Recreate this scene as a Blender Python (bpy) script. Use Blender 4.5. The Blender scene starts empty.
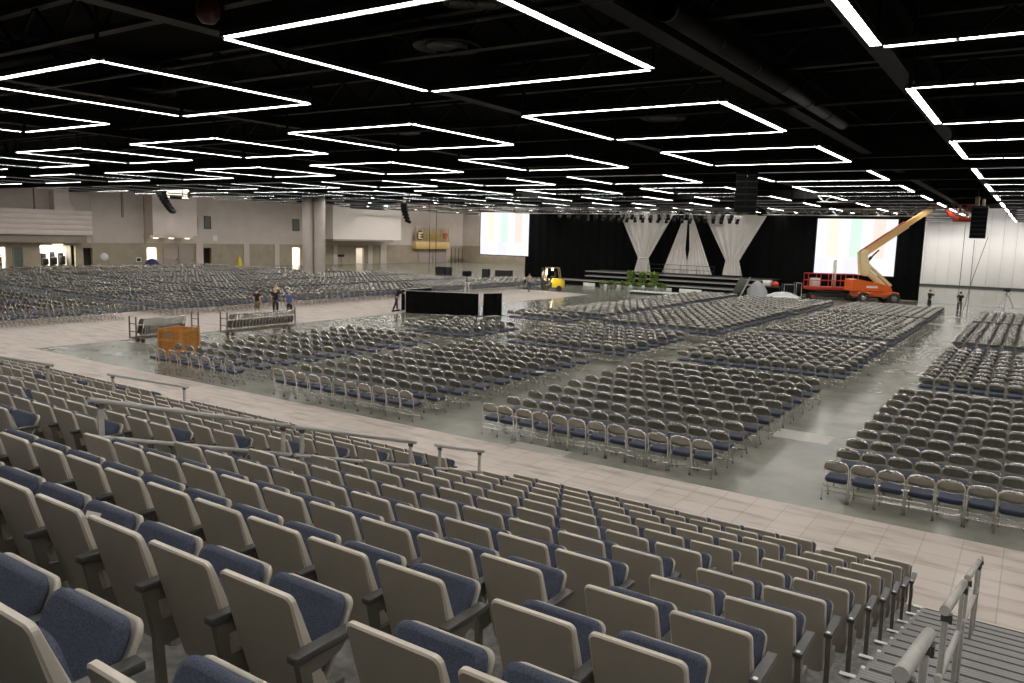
import bpy, math, random
from mathutils import Matrix, Vector
rnd = random.Random(7)
SC = bpy.context.scene
COL = SC.collection
PI = math.pi

# ------------------------------------------------------------------ camera
FPX, YAW, PITCH, ROLL, CAMZ = 783.95, 0.5853, -0.134, 0.0282, 5.3
_cy, _sy = math.cos(YAW), math.sin(YAW)
_cp, _sp = math.cos(PITCH), math.sin(PITCH)
_f = Vector((-_sy * _cp, _cy * _cp, _sp))
_r0 = Vector((_cy, _sy, 0))
_u0 = _r0.cross(_f)
_r = math.cos(ROLL) * _r0 + math.sin(ROLL) * _u0
_u = -math.sin(ROLL) * _r0 + math.cos(ROLL) * _u0
cam_d = bpy.data.cameras.new('camera')
cam = bpy.data.objects.new('camera', cam_d)
COL.objects.link(cam)
M = Matrix((_r, _u, -_f)).transposed().to_4x4()
M.translation = (0, 0, CAMZ)
cam.matrix_world = M
cam_d.sensor_fit = 'HORIZONTAL'
cam_d.sensor_width = 36
cam_d.lens = FPX * 36 / 1024
cam_d.clip_end = 400
SC.camera = cam

def _ray(px, py):
    return (px - 512) / FPX * _r - (py - 341.5) / FPX * _u + _f
def onz(px, py, z=0.0):            # survey helpers: sight line met with a plane of the hall
    v = _ray(px, py); v = v * ((z - CAMZ) / v.z); return Vector((v.x, v.y, z))
def ony(px, py, y):
    v = _ray(px, py); v = v * (y / v.y); return Vector((v.x, y, v.z + CAMZ))
def onx(px, py, x):
    v = _ray(px, py); v = v * (x / v.x); return Vector((x, v.y, v.z + CAMZ))
def proj(p):
    d = Vector((p[0], p[1], p[2] - CAMZ)); w = d.dot(_f)
    if w < 0.05: return None
    return (512 + FPX * d.dot(_r) / w, 341.5 - FPX * d.dot(_u) / w, w)

# ------------------------------------------------------------------ materials
_mats = {}
def mat(name, col, rough=0.6, metal=0.0, var=0.0, scale=4.0, bump=0.0, bscale=60.0, spec=0.5, stretch=None):
    if name in _mats: return _mats[name]
    m = bpy.data.materials.new(name); m.use_nodes = True
    nt = m.node_tree; b = nt.nodes['Principled BSDF']
    b.inputs['Roughness'].default_value = rough
    b.inputs['Metallic'].default_value = metal
    b.inputs['Specular IOR Level'].default_value = spec
    c = (*col, 1)
    b.inputs['Base Color'].default_value = c
    tc = None
    if var > 0 or bump > 0:
        tc = nt.nodes.new('ShaderNodeTexCoord')
        src = tc.outputs['Object']
        if stretch:
            mp = nt.nodes.new('ShaderNodeMapping'); mp.inputs['Scale'].default_value = stretch
            nt.links.new(src, mp.inputs[0]); src = mp.outputs[0]
    if var > 0:
        n = nt.nodes.new('ShaderNodeTexNoise'); n.inputs['Scale'].default_value = scale
        n.inputs['Detail'].default_value = 5
        nt.links.new(src, n.inputs['Vector'])
        r = nt.nodes.new('ShaderNodeValToRGB')
        r.color_ramp.elements[0].position = 0.3; r.color_ramp.elements[1].position = 0.7
        r.color_ramp.elements[0].color = (*[max(0, x * (1 - var)) for x in col], 1)
        r.color_ramp.elements[1].color = (*[min(1, x * (1 + var)) for x in col], 1)
        nt.links.new(n.outputs['Fac'], r.inputs[0]); nt.links.new(r.outputs[0], b.inputs['Base Color'])
    if bump > 0:
        n2 = nt.nodes.new('ShaderNodeTexNoise'); n2.inputs['Scale'].default_value = bscale
        nt.links.new(src, n2.inputs['Vector'])
        bp = nt.nodes.new('ShaderNodeBump'); bp.inputs['Strength'].default_value = bump; bp.inputs['Distance'].default_value = 0.01
        nt.links.new(n2.outputs['Fac'], bp.inputs['Height']); nt.links.new(bp.outputs[0], b.inputs['Normal'])
    _mats[name] = m
    return m

def emat(name, col, strength):
    if name in _mats: return _mats[name]
    m = bpy.data.materials.new(name); m.use_nodes = True
    b = m.node_tree.nodes['Principled BSDF']
    b.inputs['Base Color'].default_value = (0.02, 0.02, 0.02, 1)
    b.inputs['Emission Color'].default_value = (*col, 1)
    b.inputs['Emission Strength'].default_value = strength
    _mats[name] = m
    return m

def srgb(r, g, b):
    f = lambda c: (c / 255 / 12.92) if c / 255 <= 0.04045 else ((c / 255 + 0.055) / 1.055) ** 2.4
    return (f(r), f(g), f(b))

# ------------------------------------------------------------------ mesh builder
class MB:
    def __init__(s): s.v = []; s.f = []; s.sm = []
    def add(s, vs, fs, smooth=False, T=None):
        o = len(s.v)
        if T is not None: vs = [tuple(T @ Vector(v)) for v in vs]
        s.v += [tuple(v) for v in vs]
        s.f += [tuple(i + o for i in f) for f in fs]
        s.sm += [smooth] * len(fs)
        return s
    def merge(s, o, T=None):
        n = len(s.v)
        s.v += [tuple(T @ Vector(v)) for v in o.v] if T is not None else o.v
        s.f += [tuple(i + n for i in f) for f in o.f]; s.sm += o.sm
        return s
    def box(s, x0, x1, y0, y1, z0, z1, T=None, bev=0.0):
        if bev > 0:
            return s.slab(rrect(x0, x1, y0, y1, bev * 1.5, 2), z0, z1, bev, T)
        vs = [(x, y, z) for z in (z0, z1) for y in (y0, y1) for x in (x0, x1)]
        return s.add(vs, [(0, 2, 3, 1), (4, 5, 7, 6), (0, 1, 5, 4), (2, 6, 7, 3), (0, 4, 6, 2), (1, 3, 7, 5)], False, T)
    def slab(s, out, z0, z1, bev=0.01, T=None, smooth=True):
        """outline (convex, ccw in xy) raised from z0 to z1 with softened rims"""
        cx = sum(p[0] for p in out) / len(out); cy = sum(p[1] for p in out) / len(out)
        w = max(abs(p[0] - cx) for p in out); h = max(abs(p[1] - cy) for p in out)
        def ring(ins, z):
            kx = max(0.01, (w - ins) / w); ky = max(0.01, (h - ins) / h)
            return [(cx + (p[0] - cx) * kx, cy + (p[1] - cy) * ky, z) for p in out]
        b = min(bev, (z1 - z0) * 0.5)
        rs = [ring(b, z0), ring(0.0, z0 + b), ring(0.0, z1 - b), ring(b * 0.3, z1 - b * 0.3), ring(b, z1)]
        n = len(out); vs = [v for r in rs for v in r]; fs = []
        for k in range(len(rs) - 1):
            for i in range(n):
                j = (i + 1) % n
                fs.append((k * n + i, k * n + j, (k + 1) * n + j, (k + 1) * n + i))
        s.add(vs, fs, smooth, T)
        o = len(s.v) - len(vs)
        s.f += [tuple(range(o + n - 1, o - 1, -1)), tuple(o + 4 * n + i for i in range(n))]; s.sm += [False, False]
        return s
    def tube(s, pts, r, n=6, cap=True, T=None, closed=False, smooth=True):
        pts = [Vector(p) for p in pts]; rs = r if isinstance(r, (list, tuple)) else [r] * len(pts)
        vs, fs = [], []; up = None; m = len(pts)
        for i, p in enumerate(pts):
            if closed: d = (pts[(i + 1) % m] - pts[i - 1])
            else: d = (pts[min(i + 1, m - 1)] - pts[max(i - 1, 0)])
            d = d.normalized() if d.length > 1e-9 else Vector((0, 0, 1))
            if up is None:
                up = Vector((0, 0, 1)) if abs(d.z) < 0.9 else Vector((0, 1, 0))
            a = d.cross(up)
            if a.length < 1e-6: a = d.cross(Vector((1, 0, 0)))
            a.normalize(); b = d.cross(a).normalized(); up = -b if False else up - d * up.dot(d)
            if up.length < 1e-6: up = b
            for k in range(n):
                t = 2 * PI * (k + 0.5) / n
                vs.append(tuple(p + (a * math.cos(t) + b * math.sin(t)) * rs[i]))
        rng = range(m if closed else m - 1)
        for i in rng:
            j = (i + 1) % m
            for k in range(n):
                l = (k + 1) % n
                fs.append((i * n + k, j * n + k, j * n + l, i * n + l))
        s.add(vs, fs, smooth, T)
        if cap and not closed:
            o = len(s.v) - len(vs)
            s.f += [tuple(o + k for k in range(n)), tuple(o + (m - 1) * n + k for k in range(n - 1, -1, -1))]; s.sm += [False, False]
        return s
    def lathe(s, prof, n=16, T=None, smooth=True):
        vs, fs = [], []
        for r, z in prof:
            for k in range(n):
                t = 2 * PI * k / n
                vs.append((r * math.cos(t), r * math.sin(t), z))
        for i in range(len(prof) - 1):
            for k in range(n):
                l = (k + 1) % n
                fs.append((i * n + k, i * n + l, (i + 1) * n + l, (i + 1) * n + k))
        fs2 = []
        if prof[0][0] > 1e-6: fs2.append(tuple(range(n - 1, -1, -1)))
        if prof[-1][0] > 1e-6: fs2.append(tuple((len(prof) - 1) * n + k for k in range(n)))
        s.add(vs, fs + fs2, smooth, T); 
        for q in range(len(fs2)): s.sm[-1 - q] = False
        return s
    def prism(s, poly, a0, a1, axis='y', T=None):
        """polygon in the plane across axis, pushed from a0 to a1"""
        n = len(poly)
        def P(p, a):
            return (p[0], a, p[1]) if axis == 'y' else ((a, p[0], p[1]) if axis == 'x' else (p[0], p[1], a))
        vs = [P(p, a0) for p in poly] + [P(p, a1) for p in poly]
        fs = [tuple(range(n)), tuple(range(2 * n - 1, n - 1, -1))]
        fs += [(i, n + i, n + (i + 1) % n, (i + 1) % n) for i in range(n)]
        return s.add(vs, fs, False, T)
    def ball(s, c, rx, ry, rz, n=10, m=7, T=None):
        prof = []
        vs, fs = [], []
        for i in range(m + 1):
            a = -PI / 2 + PI * i / m
            for k in range(n):
                t = 2 * PI * k / n
                vs.append((c[0] + rx * math.cos(a) * math.cos(t), c[1] + ry * math.cos(a) * math.sin(t), c[2] + rz * math.sin(a)))
        for i in range(m):
            for k in range(n):
                l = (k + 1) % n
                fs.append((i * n + k, i * n + l, (i + 1) * n + l, (i + 1) * n + k))
        return s.add(vs, fs, True, T)
    def bar(s, a, b, w, h, T=None):
        """square bar from a to b"""
        a = Vector(a); b = Vector(b); d = (b - a).normalized()
        up = Vector((0, 0, 1)) if abs(d.z) < 0.95 else Vector((0, 1, 0))
        x = d.cross(up).normalized() * (w / 2); z = x.normalized().cross(d) * (h / 2)
        vs = [tuple(p + i * x + j * z) for p in (a, b) for i, j in ((-1, -1), (1, -1), (1, 1), (-1, 1))]
        return s.add(vs, [(3, 2, 1, 0), (4, 5, 6, 7), (0, 1, 5, 4), (1, 2, 6, 5), (2, 3, 7, 6), (3, 0, 4, 7)], False, T)
    def mesh(s, name, m):
        me = bpy.data.meshes.new(name)
        me.from_pydata(s.v, [], s.f); me.validate()
        if len(me.polygons) == len(s.sm): me.polygons.foreach_set('use_smooth', s.sm)
        if m is not None: me.materials.append(m)
        me.update()
        return me

def rrect(x0, x1, y0, y1, r, seg=3, top=None):
    """rounded rectangle outline, ccw"""
    out = []
    for cx, cy, a0 in ((x1 - r, y0 + r, -90), (x1 - r, y1 - r, 0), (x0 + r, y1 - r, 90), (x0 + r, y0 + r, 180)):
        for k in range(seg + 1):
            a = math.radians(a0 + 90 * k / seg)
            out.append((cx + r * math.cos(a), cy + r * math.sin(a)))
    return out

def obj(name, mb, m, parent=None, loc=None, label=None):
    me = mb.mesh(name, m) if isinstance(mb, MB) else mb
    o = bpy.data.objects.new(name, me); COL.objects.link(o)
    if parent is not None: o.parent = parent
    if loc is not None: o.location = loc
    if label: o['label'] = label
    return o
def tag(o, label, cat, group=None):
    o['label'] = label; o['category'] = cat
    if group: o['group'] = group
    return o
def thing(name, label, cat, loc=(0, 0, 0), rotz=0.0, group=None):
    o = bpy.data.objects.new(name, None); COL.objects.link(o)
    o.empty_display_size = 0.1
    o.location = loc; o.rotation_euler = (0, 0, rotz)
    return tag(o, label, cat, group)
def struct(name, mb, m, loc=None):
    o = obj(name, mb, m, None, loc); o['kind'] = 'structure'; return o
def stuff(name, me, label, cat, m=None):
    o = obj(name, me, m); o['kind'] = 'stuff'; return tag(o, label, cat)
def dup(root, loc, rotz=None, label=None, group=None):
    r = root.copy(); COL.objects.link(r); r.location = loc
    if rotz is not None: r.rotation_euler = (0, 0, rotz)
    if label: r['label'] = label
    if group: r['group'] = group
    for ch in KIDS[root]:
        c = ch.copy(); COL.objects.link(c); c.parent = r
        for g in KIDS.get(ch, ()):
            d = g.copy(); COL.objects.link(d); d.parent = c
    return r
KIDS = {}
def kids(root, lst): KIDS[root] = lst
ORD = ['first', 'second', 'third', 'fourth', 'fifth', 'sixth', 'seventh', 'eighth', 'ninth', 'tenth', 'eleventh', 'twelfth',
       'thirteenth', 'fourteenth', 'fifteenth', 'sixteenth', 'seventeenth', 'eighteenth', 'nineteenth', 'twentieth']
def rotz(a): return Matrix.Rotation(a, 4, 'Z')
def tr(x, y, z): return Matrix.Translation((x, y, z))
TUBE = 23.5
EXPO = 0.0
FILL_L = 1300.0
FILL_R = 3300.0
FILL_STAGE = 900.0
# ------------------------------------------------------------------ palette
M_shell = mat('seat_shell_plastic', (0.43, 0.388, 0.315), 0.42, 0, 0.06, 3.0, 0.03, 300)
M_pan = mat('seat_pan_plastic', (0.50, 0.46, 0.385), 0.45)
M_rim = mat('seat_rim_plastic', (0.66, 0.60, 0.50), 0.4)
M_navy = mat('navy_upholstery', (0.066, 0.076, 0.113), 0.9, 0, 0.38, 130.0, 0.25, 260)
M_arm = mat('armrest_black', (0.075, 0.072, 0.066), 0.38)
M_std = mat('seat_standard_paint', (0.16, 0.145, 0.115), 0.45, 0, 0.1)
M_white = mat('white_paint', (0.8, 0.79, 0.76), 0.5)
M_steel = mat('chair_steel', (0.80, 0.775, 0.73), 0.2, 0.9, 0.08, 30)
M_cback = mat('chair_back_enamel', (0.33, 0.315, 0.285), 0.25, 0.95, 0.06, 12)
M_cseat = mat('chair_seat_vinyl', (0.019, 0.028, 0.058), 0.6, 0, 0.15, 60)
M_black = mat('black_paint', (0.006, 0.006, 0.0065), 0.6, spec=0.25)
M_blackcloth = mat('black_drape_cloth', (0.0048, 0.0052, 0.0052), 0.95, 0, 0.3, 3, spec=0.1)
M_rubber = mat('rubber', (0.03, 0.024, 0.02), 0.8)
M_rail = mat('rail_grey_paint', (0.50, 0.485, 0.44), 0.42, 0.1, 0.07, 20)
M_dark = mat('dark_metal', (0.05, 0.05, 0.05), 0.45, 0.6)
M_alu = mat('truss_aluminium', (0.62, 0.60, 0.58), 0.4, 0.6)
M_wallU = mat('wall_panel_paint', (0.60, 0.525, 0.465), 0.7, 0, 0.05, 0.7)
M_wallL = mat('wall_block_lower', (0.385, 0.325, 0.24), 0.75, 0, 0.10, 1.2)
M_pink = mat('wall_duct_paint', (0.78, 0.675, 0.61), 0.6, 0, 0.04, 1.0)
M_soff = mat('soffit_paint', (0.32, 0.28, 0.24), 0.7)
M_col = mat('column_paint', (0.78, 0.68, 0.61), 0.6, 0, 0.05, 1.5)
M_ceil = mat('ceiling_black', (0.0022, 0.0022, 0.0021), 0.9, 0, 0.3, 0.4, spec=0.05)
M_beam = mat('beam_black', (0.011, 0.011, 0.0105), 0.6, 0, 0.3, 1.5, spec=0.15)
M_duct = mat('duct_dark', (0.013, 0.013, 0.012), 0.5, 0, 0.35, 1.2, spec=0.2)
M_wdrape = mat('pale_drape_cloth', (0.72, 0.68, 0.63), 0.85, 0, 0.06, 0.8)
M_part = mat('white_partition_panel', (0.82, 0.80, 0.78), 0.55, 0, 0.02, 0.5)
M_wood = mat('crate_plywood', (0.50, 0.205, 0.045), 0.6, 0, 0.25, 5.0, 0.1, 40, 0.4, (1, 1, 6))
M_red = mat('red_lift_paint', (0.55, 0.045, 0.018), 0.4)
M_orange = mat('orange_lift_paint', (0.85, 0.15, 0.025), 0.4)
M_cream = mat('cream_boom_paint', (0.85, 0.70, 0.38), 0.45)
M_boomo = mat('boom_orange_paint', (0.82, 0.50, 0.20), 0.45)
M_yel = mat('yellow_paint', (0.66, 0.50, 0.03), 0.4)
M_gold = mat('gold_sign_paint', (0.88, 0.62, 0.27), 0.45)
M_tread = None
def _floor_mat():
    m = bpy.data.materials.new('polished_concrete'); m.use_nodes = True
    nt = m.node_tree; b = nt.nodes['Principled BSDF']; L = nt.links
    tc = nt.nodes.new('ShaderNodeTexCoord')
    n1 = nt.nodes.new('ShaderNodeTexNoise'); n1.inputs['Scale'].default_value = 0.6; n1.inputs['Detail'].default_value = 8
    n1.inputs['Roughness'].default_value = 0.65
    L.new(tc.outputs['Object'], n1.inputs['Vector'])
    r = nt.nodes.new('ShaderNodeValToRGB')
    r.color_ramp.elements[0].position = 0.3; r.color_ramp.elements[0].color = (0.165, 0.17, 0.13, 1)
    r.color_ramp.elements[1].position = 0.72; r.color_ramp.elements[1].color = (0.31, 0.30, 0.245, 1)
    L.new(n1.outputs['Fac'], r.inputs[0])
    L.new(r.outputs[0], b.inputs['Base Color'])
    n2 = nt.nodes.new('ShaderNodeTexNoise'); n2.inputs['Scale'].default_value = 1.08; n2.inputs['Detail'].default_value = 6
    L.new(tc.outputs['Object'], n2.inputs['Vector'])
    mr = nt.nodes.new('ShaderNodeMapRange'); mr.inputs[3].default_value = 0.19; mr.inputs[4].default_value = 0.23
    L.new(n2.outputs['Fac'], mr.inputs[0]); L.new(mr.outputs[0], b.inputs['Roughness'])
    b.inputs['Specular IOR Level'].default_value = 0.45
    return m
M_floor = _floor_mat()
def _walk_mat():
    m = bpy.data.materials.new('pale_walkway_concrete'); m.use_nodes = True
    nt = m.node_tree; b = nt.nodes['Principled BSDF']; L = nt.links
    tc = nt.nodes.new('ShaderNodeTexCoord')
    br = nt.nodes.new('ShaderNodeTexBrick'); br.offset = 0.0
    br.inputs['Scale'].default_value = 0.80
    br.inputs['Mortar Size'].default_value = 0.012; br.inputs['Mortar Smooth'].default_value = 0.6
    br.inputs['Brick Width'].default_value = 0.5; br.inputs['Row Height'].default_value = 0.5
    br.inputs['Color1'].default_value = (0.60, 0.52, 0.455, 1); br.inputs['Color2'].default_value = (0.54, 0.465, 0.405, 1)
    br.inputs['Mortar'].default_value = (0.44, 0.37, 0.325, 1)
    L.new(tc.outputs['Object'], br.inputs['Vector'])
    mp = nt.nodes.new('ShaderNodeMapping'); mp.inputs['Scale'].default_value = (0.8, 3.4, 1); mp.inputs['Rotation'].default_value = (0, 0, 0.25)
    L.new(tc.outputs['Object'], mp.inputs[0])
    n1 = nt.nodes.new('ShaderNodeTexNoise'); n1.inputs['Scale'].default_value = 1.0; n1.inputs['Detail'].default_value = 5
    L.new(mp.outputs[0], n1.inputs['Vector'])
    r = nt.nodes.new('ShaderNodeValToRGB')
    r.color_ramp.elements[0].position = 0.28; r.color_ramp.elements[0].color = (0.55, 0.53, 0.51, 1)
    r.color_ramp.elements[1].position = 0.5; r.color_ramp.elements[1].color = (1, 1, 1, 1)
    L.new(n1.outputs['Fac'], r.inputs[0])
    mx = nt.nodes.new('ShaderNodeMixRGB'); mx.blend_type = 'MULTIPLY'; mx.inputs[0].default_value = 0.8
    L.new(br.outputs['Color'], mx.inputs[1]); L.new(r.outputs[0], mx.inputs[2])
    L.new(mx.outputs[0], b.inputs['Base Color'])
    b.inputs['Roughness'].default_value = 0.55
    return m
M_walk = _walk_mat()
def _tread_mat():
    m = bpy.data.materials.new('ribbed_stair_tread'); m.use_nodes = True
    nt = m.node_tree; b = nt.nodes['Principled BSDF']; L = nt.links
    tc = nt.nodes.new('ShaderNodeTexCoord')
    w = nt.nodes.new('ShaderNodeTexWave'); w.bands_direction = 'Y'; w.inputs['Scale'].default_value = 7.0
    w.inputs['Distortion'].default_value = 0.0
    L.new(tc.outputs['Object'], w.inputs['Vector'])
    n = nt.nodes.new('ShaderNodeTexNoise'); n.inputs['Scale'].default_value = 25
    L.new(tc.outputs['Object'], n.inputs['Vector'])
    ad = nt.nodes.new('ShaderNodeMath'); ad.operation = 'MULTIPLY_ADD'; ad.inputs[1].default_value = 0.6; 
    L.new(n.outputs['Fac'], ad.inputs[0]); L.new(w.outputs['Fac'], ad.inputs[2])
    r = nt.nodes.new('ShaderNodeValToRGB')
    r.color_ramp.elements[0].position = 0.25; r.color_ramp.elements[0].color = (0.17, 0.165, 0.16, 1)
    r.color_ramp.elements[1].position = 0.75; r.color_ramp.elements[1].color = (0.31, 0.30, 0.29, 1)
    L.new(ad.outputs[0], r.inputs[0]); L.new(r.outputs[0], b.inputs['Base Color'])
    b.inputs['Roughness'].default_value = 0.6
    return m
M_tread = _tread_mat()
M_deck = mat('deck_grey_carpet', (0.20, 0.195, 0.185), 0.9, 0, 0.3, 18, 0.2, 120)
M_nose = mat('nosing_pale_strip', (0.62, 0.56, 0.44), 0.5)
M_gap = mat('riser_and_shadow_dark', (0.045, 0.043, 0.042), 0.7)
def _screen_mat():
    m = bpy.data.materials.new('colour_bar_screen'); m.use_nodes = True
    nt = m.node_tree; b = nt.nodes['Principled BSDF']; L = nt.links
    tc = nt.nodes.new('ShaderNodeTexCoord'); sp = nt.nodes.new('ShaderNodeSeparateXYZ')
    L.new(tc.outputs['Generated'], sp.inputs[0])
    def ramp(stops):
        r = nt.nodes.new('ShaderNodeValToRGB'); r.color_ramp.interpolation = 'CONSTANT'
        e = r.color_ramp.elements
        while len(e) < len(stops): e.new(0.5)
        for i, (p, c) in enumerate(stops): e[i].position = p; e[i].color = (*c, 1)
        L.new(sp.outputs['X'], r.inputs[0]); return r
    up = ramp([(0, (1, 1, 1)), (1 / 7, (1, .97, .76)), (2 / 7, (.93, 1, 1)), (3 / 7, (.74, 1, .82)), (4 / 7, (1, .93, 1)), (5 / 7, (1, .80, .72)), (6 / 7, (.9, .92, 1))])
    lo = ramp([(0, (.88, .88, .97)), (.17, (1, 1, 1)), (.36, (.86, .86, .96)), (.54, (.93, .93, .93)), (.7, (.90, .90, .92)), (.86, (.92, .92, .95))])
    gt = nt.nodes.new('ShaderNodeMath'); gt.operation = 'GREATER_THAN'; gt.inputs[1].default_value = 0.31
    L.new(sp.outputs['Z'], gt.inputs[0])
    mx = nt.nodes.new('ShaderNodeMixRGB'); L.new(gt.outputs[0], mx.inputs[0]); L.new(lo.outputs[0], mx.inputs[1]); L.new(up.outputs[0], mx.inputs[2])
    L.new(mx.outputs[0], b.inputs['Emission Color']); b.inputs['Emission Strength'].default_value = 1.08
    b.inputs['Base Color'].default_value = (0.02, 0.02, 0.02, 1); b.inputs['Roughness'].default_value = 0.8
    return m
M_screen = _screen_mat()
# ------------------------------------------------------------------ the hall
WX, WY, CEIL = -93.0, 122.0, 10.6
struct('floor', MB().box(WX - 6, 36, -22, WY + 1, -0.3, 0.0), M_floor)
struct('floor_walkway_cross', MB().box(-34.95, 30, 6.0, 16.15, 0.0, 0.008), M_walk)
struct('floor_walkway_side', MB().box(-46.0, -34.95, -6, 66.0, 0.0, 0.008), M_walk)
struct('ceiling', MB().box(WX - 6, 36, -22, WY + 1, CEIL, CEIL + 0.3), M_ceil)
struct('wall_right', MB().box(35.5, 36, -22, WY + 1, 0, CEIL), M_wallU)
struct('wall_rear', MB().box(WX - 6, 36, -22.5, -22, 0, CEIL), M_wallU)
# back wall: upper and lower finish, white partition panels on the right
mb = MB().box(WX, 35.5, WY, WY + 0.4, 3.15, CEIL)
struct('wall_back', mb, M_wallU)
struct('wall_back_lower', MB().box(WX, 35.5, WY - 0.05, WY + 0.4, 0, 3.15), M_wallL)
x = -16.0; k = 0
mb = MB()
while x < 35:
    mb.box(x + 0.012, x + 1.488, WY - 0.42, WY - 0.3, 0.35, CEIL, bev=0.01); x += 1.5
struct('wall_partition', mb, M_part)
struct('base_shadow_back', MB().box(-16.0, 35.5, WY - 0.45, WY - 0.28, 0.0, 0.35), M_gap)  # dark strip painting the shadow along the foot of the partition
# left wall with real openings in the block-faced lower band
def wy(px): return onx(px, 262, WX).y
UZ = 3.1
openings = []                                    # (y0, y1, top, kind)
for a, b, top, kd in ((-3, 6, 2.55, 'lit'), (41, 76, 2.75, 'lit'), (147, 157, 2.55, 'lit'), (82.5, 93, 2.5, 'dark'), (203, 211.5, 2.55, 'dark'), (292.5, 300, 2.6, 'lit'), (356, 364, 2.6, 'half'), (417, 446, 2.0, 'none')):
    openings.append((wy(a), wy(b), top, kd))
openings.sort()
mb = MB(); y = -22.0
for (a, b, top, kd) in openings:
    if kd == 'none': continue
    mb.box(WX - 0.4, WX, y, a, 0, UZ); mb.box(WX - 0.4, WX, a, b, top, UZ); y = b
mb.box(WX - 0.4, WX, y, WY, 0, UZ)
struct('wall_left_lower', mb, M_wallL)
mb = MB()
ys = [-22.0] + [wy(v) for v in (37, 93, 145.5)] + [WY]
for i in range(len(ys) - 1):
    mb.box(WX - 0.4, WX + (0.0 if i % 2 == 0 else 0.06), ys[i] + 0.03, ys[i + 1] - 0.03, UZ, CEIL)
struct('wall_left', mb, M_wallU)
struct('trim_1', MB().box(WX - 0.3, WX - 0.03, ys[3] - 0.25, ys[3] + 0.25, 0, CEIL), M_black)
struct('trim_2', MB().box(WX, WX + 0.1, wy(123.3), wy(125.2), 6.2, CEIL), M_soff)
k = 0
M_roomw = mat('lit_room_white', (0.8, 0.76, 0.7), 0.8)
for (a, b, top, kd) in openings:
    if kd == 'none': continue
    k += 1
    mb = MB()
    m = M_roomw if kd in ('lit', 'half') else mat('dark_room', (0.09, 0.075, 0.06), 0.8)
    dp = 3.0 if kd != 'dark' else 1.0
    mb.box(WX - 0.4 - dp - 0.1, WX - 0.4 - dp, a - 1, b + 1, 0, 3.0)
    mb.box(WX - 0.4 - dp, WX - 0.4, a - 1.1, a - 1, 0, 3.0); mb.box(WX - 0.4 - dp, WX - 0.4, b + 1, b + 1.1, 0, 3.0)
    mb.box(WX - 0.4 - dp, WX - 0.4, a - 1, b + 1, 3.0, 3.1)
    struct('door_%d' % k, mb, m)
    if kd != 'dark':
        ld = bpy.data.lights.new('back_room_lamp', 'AREA'); ld.shape = 'RECTANGLE'; ld.size = max(0.6, (b - a)); ld.size_y = 1.2
        ld.energy = (650 if kd == 'lit' else 90) * max(1, (b - a) / 2.5); ld.color = (1, 0.93, 0.82)
        lo = bpy.data.objects.new('back_room_lamp', ld); COL.objects.link(lo); lo.location = (WX - 1.9, (a + b) / 2, 2.9)
# pilasters on the left wall
k = 3
for a, b in ((195.5, 202.5), (243, 248.5), (274, 278.5), (332.5, 336.5), (367, 371.5), (379.5, 385.5), (445, 449)):
    struct('trim_%d' % k, MB().box(WX, WX + 0.25, wy(a), wy(b), 0, UZ), M_wallU); k += 1
# projecting boxes above the doors
def wz(px, py, x=WX): return onx(px, py, x).z
def wall_box(name, pa, pb, z0, z1, dep, m, slab=None, label=None):
    mb = MB(); y0, y1 = onx(pa, 240, WX + dep).y, onx(pb, 240, WX + dep).y
    if slab:
        h = (z1 - z0) / slab
        for i in range(slab): mb.box(WX, WX + dep, y0, y1, z0 + i * h + 0.03, z0 + (i + 1) * h - 0.03, bev=0.02)
        mb.box(WX, WX + dep - 0.06, y0 + 0.05, y1 - 0.05, z0 + 0.02, z1 - 0.02)
    else: mb.box(WX, WX + dep, y0, y1, z0, z1)
    return mb
z0 = onx(40, 235, WX + 1.5).z; z1 = onx(40, 209, WX + 1.5).z
o = tag(obj('ventilation_duct', wall_box('d', -40, 93, z0, z1, 1.5, None, 5), M_pink), 'long pink grooved duct box high on the left wall over the lit doorway', 'duct')
struct('trim_%d' % k, MB().box(WX, WX + 1.2, wy(-40), onx(87, 240, WX + 1.2).y, UZ + 0.02, z0 - 0.02), M_soff); k += 1
# flared chute above it
ya, yb = onx(54, 200, WX + 1.2).y, onx(69, 200, WX + 1.2).y
mb = MB(); zz = onx(60, 201, WX + 1.2).z
mb.box(WX + .07, WX + 1.2, ya, yb, zz, CEIL - .02)
yc = onx(75, 205, WX + 1.2).y
mb.prism([(ya, z1 - 0.02), (yc, z1 - 0.02), (yb, zz), (ya, zz)], WX + .07, WX + 1.2, 'x')
for q in range(3):
    zq = z1 + (CEIL - z1) * (0.25 + 0.22 * q); mb.box(WX + .07, WX + 1.23, ya - 0.03, yb + 0.03 , zq, zq + 0.06)
tag(obj('duct_chute', mb, M_pink), 'flared pink chute rising from the grooved duct box to the ceiling', 'duct')
# tapered box with down lights, and the big pale booth beyond the column
y0, y1 = onx(152, 240, WX + 1.4).y, onx(196, 240, WX + 1.4).y
zb = onx(170, 235.5, WX + 1.4).z
mb = MB().box(WX + .07, WX + 1.7, y0, y1, zb, CEIL - .02).box(WX + .07, WX + 1.5, y0 - .3, y1 - .5, zb - .3, zb)
tag(obj('wall_booth', mb, M_pink), 'pink tapered booth projecting from the wall above the double doors', 'booth')
for q, v in enumerate((155.5, 171, 187)):
    p = onx(v, 239.5, WX + 0.7)
    tag(obj('downlight', MB().lathe([(0.0, 0.0), (0.28, 0.0), (0.3, 0.05), (0.3, 0.12)], 12), emat('downlight_glow', (1, .9, .7), 2.5), None, (WX + 0.75, p.y, zb - 0.43)),
        'small round downlight under the pink booth, %s of three from the left' % ORD[q], 'light', 'downlights over the double doors')
y0, y1 = onx(333, 240, WX + 3.5).y, onx(401, 240, WX + 3.5).y
zb = onx(360, 239.5, WX + 3.5).z
M_booth = mat('booth_pale_paint', (0.84, 0.76, 0.70), 0.65, 0, 0.02, 0.5)
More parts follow.
